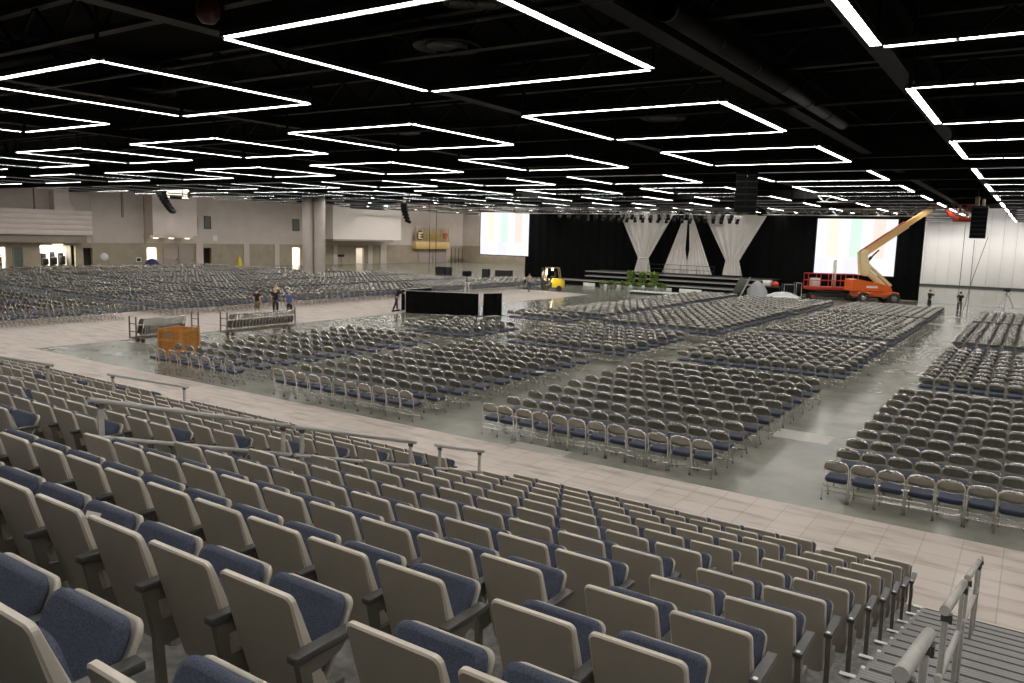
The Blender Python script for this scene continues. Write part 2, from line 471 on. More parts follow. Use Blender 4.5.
t = thing('wall_booth', 'big pale booth with a dark slot window beyond the twin column', 'booth', (WX, (y0 + y1) / 2, 0))
mb = MB().box(0, 3.5, y0 - t.location.y, y1 - t.location.y, zb, CEIL)
obj('body', mb, M_booth, t)
wa, wb = onx(350, 205, WX + 3.5).y - t.location.y, onx(387.5, 205, WX + 3.5).y - t.location.y
obj('slot_window', MB().box(3.4, 3.56, wa, wb, onx(368, 209.5, WX + 3.5).z, onx(368, 199.5, WX + 3.5).z), mat('dark_glass', (0.02, 0.022, 0.02), 0.1), t)
obj('drip_edge', MB().box(0, 3.6, y0 - t.location.y, y1 - t.location.y - 2, zb - 0.25, zb), M_soff, t)
# bright upper windows, dark sign boxes, wall fittings
def wall_fit(name, x0, y0, x1, y1, m, label, cat, dep=0.25, frame=None, X=WX):
    a = onx(x0, y0, X + dep); b = onx(x1, y1, X + dep)
    t = thing(name, label, cat, (X, (a.y + b.y) / 2, min(a.z, b.z)))
    w = abs(b.y - a.y) / 2; h = abs(b.z - a.z)
    obj('panel', MB().box(dep - 0.08, dep, -w + 0.08, w - 0.08, 0.08, h - 0.08), m, t)
    mb = MB()
    for (p, q, r, s) in ((-w, w, 0, 0.1), (-w, w, h - 0.1, h), (-w, -w + 0.1, 0.1, h - 0.1), (w - 0.1, w, 0.1, h - 0.1)): mb.box(0.0, dep + 0.03, p, q, r, s)
    obj('frame', mb, frame or M_dark, t)
    return t
glow = emat('booth_window_glow', (1.0, 0.92, 0.72), 1.6)
t = wall_fit('booth_window', 166, 186, 190, 200, glow, 'bright cream window under the ceiling beside the curved speaker array', 'window', 0.3, None, WX + 1.4)
obj('equipment', MB().box(0.31, 0.5, -1.2, 0.4, 0.1, 0.5).box(0.31, 0.6, 1.3, 1.7, 0.2, 1.0), M_black, t)
t = wall_fit('booth_window', 252, 192, 272, 199, glow, 'bright cream window under the ceiling just left of the column', 'window')
obj('equipment', MB().box(0.26, 0.5, -0.6, -0.1, 0.1, 0.5).box(0.26, 0.5, 0.5, 0.8, 0.1, 0.6), M_black, t)
wall_fit('booth_window', 298, 193, 303, 200, glow, 'narrow bright window half hidden behind the column top', 'window')
wall_fit('hanging_sign', 202, 186, 224, 196, M_black, 'dark blank sign box hung high on the left wall', 'sign', 0.4)
wall_fit('wall_sign', 204, 216, 211, 229, mat('sign_grey', (.12, .12, .11), .5), 'grey portrait sign on the left wall above the dark doorway', 'sign', 0.12)
wall_fit('wall_sign', 292.5, 219, 299.5, 231, mat('sign_grey', (.12, .12, .11), .5), 'grey portrait sign on the wall beside the twin column', 'sign', 0.12)
wall_fit('wall_sign', 212.5, 235.5, 217.5, 241, M_white, 'small white square sign above the block wall band', 'sign', 0.08, M_white)
wall_fit('wall_sign', 136, 257.5, 141.5, 262, M_black, 'small square sign with white frame low on the block wall', 'sign', 0.08, M_white)
tag(obj('fire_bell', MB().lathe([(0.0, 0.0), (0.5, 0.0), (0.5, 0.1), (0.3, 0.25), (0, .3)], 14, rotz(0) @ Matrix.Rotation(PI / 2, 4, 'Y')), M_white, None, onx(104, 257, WX + 0.02)), 'round pale bell on the block wall between the two doorways', 'bell')
# closed doors
def door(a, b, top, m, label):
    y0, y1 = wy(a), wy(b)
    t = thing('service_door', label, 'door', (WX, (y0 + y1) / 2, 0)); w = (y1 - y0) / 2
    obj('door_leaf', MB().box(0.01, 0.08, -w + 0.08, w - 0.08, 0, top - 0.08), m, t)
    obj('door_frame', MB().box(0, 0.12, -w, -w + 0.08, 0, top).box(0, 0.12, w - 0.08, w, 0, top).box(0, 0.12, -w + .08, w - .08, top - 0.08, top), M_soff, t)
    obj('handle', MB().box(0.08, 0.16, w - 0.32, w - 0.18, 0.95, 1.1), M_steel, t)
    return t
door(13, 23.5, 2.6, mat('door_teal', (0.10, 0.13, 0.115), 0.5), 'dark teal service door in the block wall at far left')
door(163, 178, 2.7, mat('door_pink', (0.36, 0.30, 0.26), 0.6), 'left of the pair of pinkish doors under the booth')
door(178.5, 193.5, 2.7, mat('door_pink', (0.36, 0.30, 0.26), 0.6), 'right of the pair of pinkish doors under the booth')
door(418, 432, 1.95, mat('door_mauve', (0.42, 0.35, 0.33), 0.6), 'left of the mauve doors below the gold sign')
door(432.5, 446, 1.95, mat('door_mauve', (0.42, 0.35, 0.33), 0.6), 'right of the mauve doors below the gold sign')
# gold sign board with raised letters
a, b = onx(416.5, 227, WX + 1.0), onx(449.5, 249, WX + 1.0)
t = thing('gold_sign', 'gold slatted sign board with raised lettering above the mauve doors', 'sign', (WX, (a.y + b.y) / 2, b.z))
w = abs(a.y - b.y) / 2; h = a.z - b.z
obj('lower_panel', MB().box(0, 1.0, -w, w, 0, h * 0.32, bev=0.03), M_gold, t)
mb = MB()
for i in range(6): mb.box(0.8, 0.9, -w, w, h * (0.38 + i * 0.115), h * (0.38 + i * 0.115) + 0.09)
for i in range(13): mb.box(0.75, 0.82, -w + i * 2 * w / 12.2, -w + i * 2 * w / 12.2 + 0.08, h * 0.34, h)
obj('slats', mb, mat('sign_slats', (0.62, 0.42, 0.22), 0.5), t)
mb = MB(); n = 9; cw = 2 * w / n; zl = h * 0.45; lh = h * 0.32
glyph = {'E': ['111', '100', '110', '100', '111'], 'X': ['101', '101', '010', '101', '101'], 'I': ['111', '010', '010', '010', '111'], 'O': ['111', '101', '101', '101', '111'],
         'H': ['101', '101', '111', '101', '101'], 'B': ['110', '101', '110', '101', '110'], 'P': ['110', '101', '110', '100', '100']}
for i, ch in enumerate('E'):
    g = glyph[ch]
    for r in range(5):
        for c in range(3):
            if g[r][c] == '1':
                y = -w + cw * 0.6 + i * cw * 1.32 + c * cw * 0.33
                mb.box(0.9, 1.02, y, y + cw * 0.33, zl + lh * (4 - r) / 5, zl + lh * (5 - r) / 5)
obj('lettering', mb, mat('sign_letter_pale', (0.9, 0.78, 0.45), 0.35), t)
obj('dark_roundel', MB().lathe([(0, 0), (lh * .75, 0), (lh * .75, .06), (0, .06)], 14, tr(0.83, -w + cw * 1.1, zl + lh * .5) @ Matrix.Rotation(PI / 2, 4, 'Y')), mat('sign_dark', (.10, .07, .03), .5), t)
mb = MB(); yy = -w + cw * 2.6
for i, (ww, hh, dz) in enumerate(((.5, .8, 0), (.3, .7, .05), (.7, .75, .0), (.35, .8, 0), (.6, .7, .05), (.3, .75, 0), (.6, .8, 0))):
    mb.slab([(yy, 0), (yy + cw * ww * .95, 0), (yy + cw * ww * .95, 1), (yy, 1)], 0.9, 1.0, .03, Matrix(((0, 0, 1, 0), (1, 0, 0, 0), (0, lh * hh, 0, zl + lh * dz), (0, 0, 0, 1))), False); yy += cw * (ww * 1.15 + .2)
obj('raised_gilt_pieces', mb, mat('sign_gilt', (0.62, 0.44, 0.07), 0.35), t)
mb = MB().prism([(0, -.42), (.42, .1), (.36, .4), (.12, .42), (0, .28), (-.12, .42), (-.36, .4), (-.42, .1)], 0.9, 1.02, 'x', tr(0, w - cw * 1.55, zl + lh * .5) @ Matrix.Scale(lh * 1.1, 4))
obj('red_ornament', mb, mat('sign_red', (.62, .13, .05), .4), t)
# twin column
cx, cyy = -66.3, 60.1
oc = lambda r, n=10: [(r * math.cos(2 * PI * (i + .5) / n), r * math.sin(2 * PI * (i + .5) / n)) for i in range(n)]
mb = MB()
ax = Vector((_r.x, _r.y, 0)).normalized()
for s in (-1, 1):
    T = tr(ax.x * s * 0.63, ax.y * s * 0.63, 0)
    mb.slab(oc(0.62, 14), 0, 8.9, 0.03, T)
o = struct('column', mb, M_col, (cx, cyy, 0))
mb = MB()
for s in (-1, 1): mb.slab(oc(0.5, 14), 8.9, CEIL, 0.02, tr(ax.x * s * 0.63, ax.y * s * 0.63, 0))
struct('column_head', mb, M_black, (cx, cyy, 0))
# ------------------------------------------------------------------ roof steel and services
def beams():
    for i, (y, zb, wd) in enumerate(((39.4, 8.72, 0.5), (47.6, 8.87, 0.35), (37.6, 9.1, 0.4), (62.0, 9.3, .4), (73.0, 9.3, .4), (81.0, 9.2, .4))):
        mb = MB().box(WX, 35.5, y - wd / 2, y + wd / 2, zb, zb + 0.18).box(WX, 35.5, y - wd / 5, y + wd / 5, zb + 0.18, CEIL)
        struct('beam_track' if i == 0 else 'beam_track.%03d' % i, mb, M_beam)
    for i in range(6):
        y = 5.0 + i * 5.14 + (0.0 if i else 0)
        mb = MB().box(WX, 35.5, y - 0.12, y + 0.12, 9.55, 9.67).box(WX, 35.5, y - 0.12, y + 0.12, CEIL - 0.14, CEIL)
        x = WX if y > 25 else -60.0
        while x < 20:
            mb.bar((x, y, 9.62), (x + 1.0, y, CEIL - 0.1), 0.07, 0.07); mb.bar((x + 1.0, y, CEIL - 0.1), (x + 2.0, y, 9.62), 0.07, 0.07); x += 2.0
        struct('beam_joist' if i == 0 else 'beam_joist.%03d' % i, mb, M_beam)
    for i, x in enumerate((-6.6, -3.1, -14.5, -24.8, -35.2, 5.5)):
        mb = MB().box(x - 0.22, x + 0.22, -10, WY, 9.25, 9.36).box(x - 0.05, x + 0.05, -10, WY, 9.36, 10.3).box(x - 0.2, x + 0.2, -10, WY, 10.3, 10.4)
        struct('beam_girder' if i == 0 else 'beam_girder.%03d' % i, mb, M_beam)
beams()
def duct(name, a, b, r, label):
    mb = MB().tube([a, b], r, 14)
    d = (Vector(b) - Vector(a)); n = max(2, int(d.length / 2.4))
    for i in range(n + 1):
        p = Vector(a) + d * (i / n); q = p + d.normalized() * 0.08; mb.tube([p, q], r * 1.07, 14)
    tag(obj(name, mb, M_duct), label, 'duct')
q1, q2 = onz(706, 47, 9.3), onz(798, 105, 9.3); xm = (q1.x + q2.x) / 2 + 0.4
duct('air_duct', (xm, q1.y - 3, 9.28), (xm, q2.y + 4, 9.28), 0.2, 'round dark air duct running away under the roof at upper centre right')
duct('air_duct', (-30.5, 9.0, 9.1), (-19.0, 9.6, 9.1), 0.14, 'round dark air duct crossing the roof at upper left')
duct('sprinkler_pipe', (-60, 12.3, 9.3), (20, 12.3, 9.3), 0.06, 'thin dark sprinkler pipe spanning the roof nearest the stand')
duct('sprinkler_pipe', (-60, 23.6, 9.2), (20, 23.6, 9.2), 0.06, 'thin dark sprinkler pipe spanning the roof over the centre block')
p = ony(208, 17, 9.0)
t = thing('alarm_beacon', 'dark red alarm beacon hanging from the black roof at upper left', 'beacon', p)
obj('stem', MB().tube([(0, 0, .3), (0, 0, CEIL - p.z)], .03, 6), M_black, t)
(obj('lens', MB().lathe([(0.16, 0.3), (0.2, 0.2), (0.2, 0.0), (0.12, -0.1), (0, -0.12)], 12), mat('beacon_red', (0.06, 0.004, 0.003), 0.4), t))
# ------------------------------------------------------------------ square tube lights
LX0, LY0, LP, LS, LZ = -2.742, 9.602, 10.28, 6.0, 8.8
M_tube = emat('tube_glow', (1.0, 0.965, 0.925), TUBE)
def light_proto():
    t = thing('ceiling_light', '', 'light', (0, 0, 0), 0, 'square tube lights')
    seg = MB(); gap = 0.035; nseg = 5; L = LS - 0.16
    for i in range(nseg):
        a = -L / 2 + i * L / nseg + gap; b = -L / 2 + (i + 1) * L / nseg - gap
        seg.box(a, b, -0.09, 0.09, 0.0, 0.02)
    me_t = seg.mesh('light_tube', M_tube)
    hs = MB().box(-LS / 2 + 0.09, LS / 2 - 0.09, -0.105, 0.105, 0.022, 0.10).box(-LS / 2 + 0.09, LS / 2 - 0.09, -0.105, -0.093, -0.010, 0.022).box(-LS / 2 + 0.09, LS / 2 - 0.09, 0.093, 0.105, -0.010, 0.022).mesh('tube_housing', M_dark)
    lst = []
    for k in range(4):
        a = k * PI / 2
        for nm, me in (('light_tube', me_t), ('tube_housing', hs)):
            o = obj(nm, me, None, t); o.location = (math.cos(a + PI / 2) * LS / 2, math.sin(a + PI / 2) * LS / 2, 0); o.rotation_euler = (0, 0, a); lst.append(o)
    hg = MB().bar((0, 0, 0.0), (0, 0, CEIL - LZ), 0.07, 0.07).mesh('hanger_rod', M_black)
    for sx in (-1, 1):
        for sy in (-1, 1):
            o = obj('hanger_rod', hg, None, t); o.location = (sx * LS / 2, sy * LS / 2, 0); lst.append(o)
    kids(t, lst); return t
lt = light_proto(); first = True
colw = {0: 'rightmost column', 1: 'second column from the right', 2: 'third column from the right', 3: 'fourth column from the right', 4: 'fifth column from the right', 5: 'sixth column from the right', 6: 'seventh column from the right', 7: 'eighth column from the right', 8: 'ninth column from the right'}
for i in range(-1, 9):
    for j in range(-1, 11):
        c = (LX0 - i * LP + LS / 2, LY0 + j * LP + LS / 2, LZ)
        q = proj(c); seen = q is not None and -250 < q[0] < 1330 and -260 < q[1] < 683
        if not seen and not (-1 <= i <= 4 and -2 <= j <= 1): continue
        if c[0] < WX + 1: continue
        if i == -1 and j > 2: continue
        if i >= 0 and j >= 0: lab = 'white square tube light, %s, %s row from the stand' % (colw[i], ORD[j])
        elif i == -1: lab = 'white square tube light right of the right-hand stairs, %s' % ['behind the stand', 'above the stand', 'first row', 'second row', 'third row'][j + 2]
        else: lab = 'white square tube light %s the stand, %s' % ('over' if j == -1 else 'behind', colw[i])
        if first: lt.location = c; lt['label'] = lab; first = False
        else: dup(lt, c, None, lab)
# round air diffusers between the roof steel
def diffuser(name, p, s, label):
    t = thing(name, label, 'vent', p, 0, 'round roof diffusers')
    obj('outer_ring', MB().lathe([(0.0, 0.25), (0.55, 0.25), (0.8, 0.0), (0.78, -0.04), (0.52, 0.1), (0.5, 0.12)], 24, Matrix.Scale(s, 4)), M_duct, t)
    obj('inner_cone', MB().lathe([(0.46, 0.06), (0.48, -0.02), (0.3, 0.06), (0.28, 0.0), (0.14, 0.06), (0.12, 0.02), (0.0, 0.02)], 24, Matrix.Scale(s, 4)), mat('diffuser_grey', (.018, .018, .017), .5), t)
for (px, py), (i, j), s, lab in (((447, 46), (1, 0), 1.0, 'over the second column, first row'), ((150, 92), (2, 0), 1.0, 'inside the left square light'), ((663, 118), (1, 1), 1.0, 'inside the middle right square light'),
        ((402, 132), (2, 1), 1.0, 'inside the middle square light'), ((571, 160), (2, 2), .9, 'inside the small far square light'), ((233, 146), (3, 1), .9, 'inside the far left square light')):
    c = onz(px, py, 9.6)
    diffuser('roof_diffuser', c, s, 'round dark roof diffuser ' + lab)
for px, lab in ((459, 'left'), (487, 'right')): diffuser('roof_diffuser', onz(px, 3.5 if px == 459 else 4.5, 9.9), 0.42, 'small round roof diffuser at the top edge, %s of a pair' % lab)
# ------------------------------------------------------------------ the raked stand
SY, SD, SZ, SRISE, NROW = 11.327, 0.939, 0.26, 0.278, 14
def yb(n): return SY - SD * n
def zd(n): return SZ + SRISE * n
XR, XRA = -1.02, 0.62                    # right aisle between these
SECT = [(-1.02, -7.42), (-8.95, -17.0), (-18.6, -26.7)]
AISLES = [(-1.02, 0.62), (-8.95, -7.42), (-18.6, -17.0), (-28.4, -26.7)]
k = 20
for n in range(NROW):
    f = yb(n) + 0.65; b = yb(n) - 0.289
    mb = MB(); mbg = MB()
    mb.box(-34.6, 6.0, b - 0.02, f, zd(n) - 0.10, zd(n))
    struct('floor_tier' if n == 0 else 'floor_tier.%03d' % n, mb, M_deck)
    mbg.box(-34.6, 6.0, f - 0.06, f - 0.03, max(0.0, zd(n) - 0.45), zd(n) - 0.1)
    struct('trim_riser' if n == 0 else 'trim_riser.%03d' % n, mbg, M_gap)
# stairs in the aisles: ribbed treads, two to a row, with dark strips standing in for the shadow gap under each nosing
for ai, (xa, xb) in enumerate(AISLES):
    x0, x1 = min(xa, xb) + 0.10, max(xa, xb) - 0.10
    if ai == 0: x0, x1 = xa + 0.12, 4.5
    for n in range(NROW):
        for h in (0, 1):
            f = yb(n) + (0.65 if h == 0 else 0.18); b = f - 0.47
            z = zd(n) + (0.004 if h == 0 else SRISE / 2)
            mb = MB().box(x0, x1, b - 0.02, f, z - 0.035, z + 0.012)
            o = struct('floor_step_%d' % (ai + 1), mb, M_tread)
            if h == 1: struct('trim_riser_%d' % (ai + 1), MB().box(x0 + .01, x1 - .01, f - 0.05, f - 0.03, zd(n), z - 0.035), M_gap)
            struct('trim_nosing_%d' % (ai + 1), MB().box(x0 + (0.0 if h else -0.09), x0 + (0.03 if h else 0.03), f - 0.045, f + 0.006, z + 0.012, z + 0.018), M_white)
            struct('trim_shadow_gap_%d' % (ai + 1), MB().box(x0 + 0.06, x1 - 0.03, f - 0.030, f + 0.002, z + 0.0122, z + 0.0145), M_gap)
struct('trim_edge', MB().box(-34.6, 6.0, SY + 0.65, SY + 0.71, SZ - 0.12, SZ + 0.012), M_nose)
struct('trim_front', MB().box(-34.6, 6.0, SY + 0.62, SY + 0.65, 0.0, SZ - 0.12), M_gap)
for i, (z, a, b) in enumerate(((SZ - 0.13, SY + 0.65, SY + 1.05),)):
    for ai, (xa, xb) in enumerate(AISLES):
        x0, x1 = min(xa, xb) + 0.1, max(xa, xb) - 0.1
        if ai == 0: x1 = 4.5
        struct('floor_step_%d' % (ai + 1), MB().box(x0, x1, a, b, 0.0, z), M_tread)

# ------------------------------------------------------------------ tip-up seat
TH = math.radians(63)
def seat_meshes():
    # back shell: rounded outline in a leaning plane, wedge thickness
    out = rrect(-0.225, 0.225, 0.0, 0.66, 0.034, 4)
    tilt = math.atan2(0.17, 0.62)
    def P(u, v, off):      # v runs up the back; off pushes forward
        kx = 0.95 + 0.05 * v / 0.66
        return (u * kx, 0.17 - v * math.sin(tilt) + off * math.cos(tilt), 0.205 + v * math.cos(tilt) + off * math.sin(tilt) * 0.3)
    mb = MB(); n = len(out); rings = []
    def ring(ins, off):
        r = []
        for (u, v) in out:
            uu = u * (0.225 - ins) / 0.225; vv = 0.33 + (v - 0.33) * (0.33 - ins) / 0.33
            t = 0.034 + 0.075 * max(0, 1 - v / 0.50) ** 1.0
            r.append(P(uu, vv, off * t))
        return r
    R = [ring(0.009, 0.0), ring(0.0, 0.22), ring(0.0, 0.85), ring(0.008, 1.0)]
    vs = [v for r in R for v in r]; fs = []
    for q in range(3):
        for i in range(n):
            j = (i + 1) % n; fs.append((q * n + j, q * n + i, (q + 1) * n + i, (q + 1) * n + j))
    fs += [tuple(range(n)), tuple(3 * n + i for i in range(n - 1, -1, -1))]
    mb.add(vs, fs, False)
    for q in range(len(mb.sm) - 2): mb.sm[q] = False
    shell = mb.mesh('backrest', M_shell)
    shell.materials.append(M_rim)
    for q in range(len(shell.polygons) - 2): shell.polygons[q].material_index = 1
    # padded front of the back
    T = Matrix.Translation((0, 0.17 + 0.03, 0.205)) @ Matrix.Rotation(PI / 2 + tilt, 4, 'X') @ Matrix.Scale(-1, 4, Vector((0, 0, 1)))
    pad = MB().slab(rrect(-0.185, 0.185, 0.2, 0.575, 0.06, 3), 0.0, 0.05, 0.025, T); pad.f = [tuple(reversed(f)) for f in pad.f]
    pad = pad.mesh('back_cushion', M_navy)
    # seat pan and cushion, tipped up about a hinge
    hy, hz = 0.185, 0.385
    T = Matrix.Translation((0, hy, hz)) @ Matrix.Rotation(TH, 4, 'X')
    pan = MB().slab(rrect(-0.219, 0.219, 0.0, 0.368, 0.045, 4), -0.016, 0.012, 0.008, T).mesh('seat_pan', M_pan)
    cus = MB().slab(rrect(-0.217, 0.217, 0.02, 0.366, 0.045, 4), 0.012, 0.085, 0.026, T).mesh('seat_cushion', M_navy)
    def arm(x):
        a = MB().slab(rrect(x - 0.03, x + 0.03, -0.03, 0.31, 0.008, 2), 0.59, 0.625, 0.004).mesh('armrest', M_arm)
        s = MB()
        s.prism([(-0.005, 0.585), (0.05, 0.585), (0.075, 0.40), (0.10, 0.0), (0.055, 0.0), (0.04, 0.35)], x - 0.018, x + 0.018, 'x')
        s.prism([(0.05, 0.52), (0.05, 0.585), (0.26, 0.585), (0.22, 0.55), (0.12, 0.52)], x - 0.012, x + 0.012, 'x')
        s.prism([(0.04, 0.28), (0.06, 0.42), (0.24, 0.42), (0.24, 0.30)], x - 0.012, x + 0.012, 'x')
        s.box(x - 0.03, x + 0.03, 0.02, 0.17, 0.0, 0.012)
        return a, s.mesh('standard', M_std)
    return shell, pad, pan, cus, arm
SPITCH = 0.52
_sh, _pad, _pan, _cus, _arm = seat_meshes()
ARM_R = _arm(SPITCH / 2); ARM_L = _arm(-SPITCH / 2)
PLATE = MB().slab(oc(0.014, 8), 0.625, 0.63, 0.002, tr(SPITCH / 2, -0.008, 0)).mesh('row_marker', emat('marker_white', (1, 1, 1), 0.6))
def seat_proto(kind):
    t = thing('stadium_seat', '', 'seat', (0, 0, 0))
    l = [obj('backrest', _sh, None, t), obj('back_cushion', _pad, None, t), obj('seat_pan', _pan, None, t), obj('seat_cushion', _cus, None, t),
         obj('armrest', ARM_R[0], None, t), obj('standard', ARM_R[1], None, t)]
    l[0]['label'] = 'taupe plastic back shell with pale rim'; l[3]['label'] = 'navy blue tipped-up cushion'
    if kind == 'end': l.append(obj('row_marker', PLATE, None, t, None, 'white dot on the armrest end'))
    if kind == 'left': l += [obj('armrest', ARM_L[0], None, t), obj('standard', ARM_L[1], None, t)]
    kids(t, l); return t
def seat_xs(sec):
    xr, xl = SECT[sec]; xs = []; x = xr - 0.225; cnt = 0
    while x - 0.2 > xl:
        xs.append(x); cnt += 1; x -= SPITCH
        if (sec == 0 and cnt == 2) or (sec > 0 and cnt == 7): x -= 0.22
    return xs
cand = []
for sec in range(3):
    xs = seat_xs(sec)
    for n in range(NROW):
        for c, x in enumerate(xs):
            p = (x, yb(n), zd(n) + 0.84); q = proj(p); q2 = proj((x, yb(n) + 0.3, zd(n) + 0.5))
            ok = False
            for r in (q, q2, proj((x - .3, yb(n) + .3, zd(n) + .7)), proj((x + .3, yb(n) + .3, zd(n) + .7))):
                if r and -3 < r[0] < 1027 and -3 < r[1] < 690: ok = True
            d = Vector((p[0], p[1], p[2] - CAMZ)).length
            if d < 1.15: continue
            if not ok: continue
            cand.append((d, sec, n, c, len(xs), x))
cand.sort()
protos = {}
mass = MB()
SEATPOS = {}
SECNAME = ['']
def seat_label(sec, n, c, m):
    row = ORD[n] + ' row up'
    if sec == 0:
        if c == 0: return 'tip-up seat with white-dotted armrest on the right-hand stairs, ' + row
        if c == m - 1: return 'tip-up seat at the left end beside the middle handrails, ' + row
        return 'blue tip-up seat %s from the right-hand stairs in the main block, %s' % (ORD[c], row)
    if sec == 1:
        if c == 0: return 'tip-up seat directly across the aisle left of the middle handrails, ' + row
        return 'blue tip-up seat %s leftward from the middle handrails, %s' % (ORD[c], row)
    return 'blue tip-up seat %s leftward from the far-left handrails, %s' % (ORD[c], row)
GR = ['tip-up seats in the main block of the stand', 'tip-up seats left of the middle handrails', 'tip-up seats left of the far-left handrails']
low = MB()
def simple_seat():
    s = MB()
    for me in (_sh, _cus, _pan): pass
    return s
rest = []
for i, (d, sec, n, c, m, x) in enumerate(cand):
    if i < 300:
        kind = 'end' if c == 0 else ('left' if c == m - 1 else 'mid')
        lab = seat_label(sec, n, c, m)
        if kind not in protos:
            protos[kind] = seat_proto(kind); o = protos[kind]; o.location = (x, yb(n), zd(n)); o['label'] = lab; o['group'] = GR[sec]
        else: dup(protos[kind], (x, yb(n), zd(n)), None, lab, GR[sec])
        SEATPOS[(sec, n, c)] = (x, yb(n), zd(n))
    else: rest.append((x, yb(n), zd(n)))
def join_copies(name, meshes, places):
    """one mesh holding copies of several meshes (vertex lists repeated), keeps materials by slot"""
    import numpy as np
    V = []; LV = []; LT = []; MI = []; SM = []; mats = []; off = 0
    base = []
    for me in meshes:
        nv = len(me.vertices); co = np.empty(nv * 3, 'f'); me.vertices.foreach_get('co', co)
        nl = len(me.loops); lv = np.empty(nl, 'i'); me.loops.foreach_get('vertex_index', lv)
        npol = len(me.polygons); lt_ = np.empty(npol, 'i'); me.polygons.foreach_get('loop_total', lt_)
        sm = np.empty(npol, '?'); me.polygons.foreach_get('use_smooth', sm)
        for m in me.materials:
            if m not in mats: mats.append(m)
        pm = np.empty(npol, 'i'); me.polygons.foreach_get('material_index', pm)
        base.append((co.reshape(-1, 3), lv, lt_, sm, np.array([mats.index(m) for m in me.materials], 'i')[pm]))
    co = np.concatenate([b[0] for b in base]); offs = np.cumsum([0] + [len(b[0]) for b in base])
    lv = np.concatenate([b[1] + offs[i] for i, b in enumerate(base)]); lt_ = np.concatenate([b[2] for b in base])
    sm = np.concatenate([b[3] for b in base]); mi = np.concatenate([b[4] for b in base])
    P = np.array([p[:3] for p in places], 'f'); A = np.array([p[3] if len(p) > 3 else 0.0 for p in places], 'f'); N = len(P)
    cs, sn = np.cos(A)[:, None], np.sin(A)[:, None]
    X = co[None, :, 0] * cs - co[None, :, 1] * sn + P[:, 0:1]; Y = co[None, :, 0] * sn + co[None, :, 1] * cs + P[:, 1:2]
    Z = np.repeat(co[None, :, 2], N, 0) + P[:, 2:3]
    VV = np.stack([X, Y, Z], -1).reshape(-1, 3)
    LV = (lv[None] + (np.arange(N, dtype='i') * len(co))[:, None]).reshape(-1)
    LT = np.tile(lt_, N); MI = np.tile(mi, N); SM = np.tile(sm, N)
    me = bpy.data.meshes.new(name)
    me.vertices.add(len(VV)); me.vertices.foreach_set('co', VV.reshape(-1))
    me.loops.add(len(LV)); me.loops.foreach_set('vertex_index', LV.astype('i'))
    me.polygons.add(len(LT)); st = np.concatenate([[0], np.cumsum(LT)[:-1]]).astype('i')
    me.polygons.foreach_set('loop_start', st)
    try: me.polygons.foreach_set('loop_total', LT.astype('i'))
    except Exception: pass
    for m in mats: me.materials.append(m)
    me.polygons.foreach_set('material_index', MI.astype('i')); me.polygons.foreach_set('use_smooth', SM)
    me.update(calc_edges=True); me.validate()
    return me
if rest:
    me = join_copies('stadium_seats', [_sh, _pad, _pan, _cus, ARM_R[0], ARM_R[1]], rest)
    o = stuff('distant_stadium_seats', me, 'remaining small tip-up seats at the far left of the stand', 'seats')
print('SEATS', len(cand), len(rest))
# a folded sheet of paper left on one cushion
sx, sy, sz = SEATPOS.get((0, 9, 4), (-3.3, 2.9, 2.7))
pp = None
# ------------------------------------------------------------------ handrails
def handrail(x, n0, n1, label, group, r=0.03, near_low=True):
    """sloping rail with mid rail over the stairs, from row n0 (low) to n1 (high)"""
    y0, y1 = yb(n0), yb(n1); k = SRISE / SD
    zt = lambda y: SZ + (SY - y) * k + 0.84 + 0.28
    t = thing('handrail', label, 'handrail', (x, y0, 0), 0, group)
    L = lambda y, dz=0: (0, y - y0, zt(y) + dz)
    obj('top_rail', MB().tube([L(y0), L(y1)], r, 12), M_rail, t)
    obj('mid_rail', MB().tube([L(y0, -0.40), L(y1 , -0.40)], r * 0.8, 10), M_rail, t)
    for s, yy in ((0, y0 - 0.12), (1, y1 + 0.12)):
        p = L(yy); zb = SZ + (SY - yy) * k - 0.05
        o = obj('post', MB().box(-0.016, 0.016, -0.032, 0.032, zb, p[2] - r * 0.8, bev=0.004), M_rail, t, (0, p[1], 0))
        obj('clamp', MB().box(-0.021, 0.021, -0.037, 0.037, p[2] - r - 0.035, p[2] - r * 0.85).box(0.018, 0.034, -0.02, 0.02, p[2] - r - 0.05, p[2] - r), mat('clamp_grey', (.11, .105, .095), .5), o)
    return t
for lab, a, b in (('nearest the camera', 8.12, 9.25), ('second from the camera', 4.72, 7.07), ('third from the camera', 1.1, 4.1), ('lowest, by the walkway', -0.25, 0.85)):
    handrail(-0.235, a, b, 'pale grey handrail on the right-hand stairs, ' + lab, 'handrails on the right-hand stairs', 0.027)
for lab, a, b in (('highest', 4.62, 7.48), ('middle', 1.85, 4.53), ('lowest, by the walkway', -0.2, 1.3)):
    handrail(-8.2, a, b, 'pale grey handrail in the middle aisle of the stand, ' + lab, 'handrails in the middle aisle')
for lab, a, b in (('upper', 2.9, 5.4), ('lower, by the walkway', -0.6, 1.62)):
    handrail(-17.8, a, b, 'pale grey handrail in the far-left aisle, ' + lab, 'handrails in the far-left aisle')
handrail(-27.5, -0.2, 2.0, 'pale grey handrail cut by the left picture edge', 'handrails in the far-left aisle')
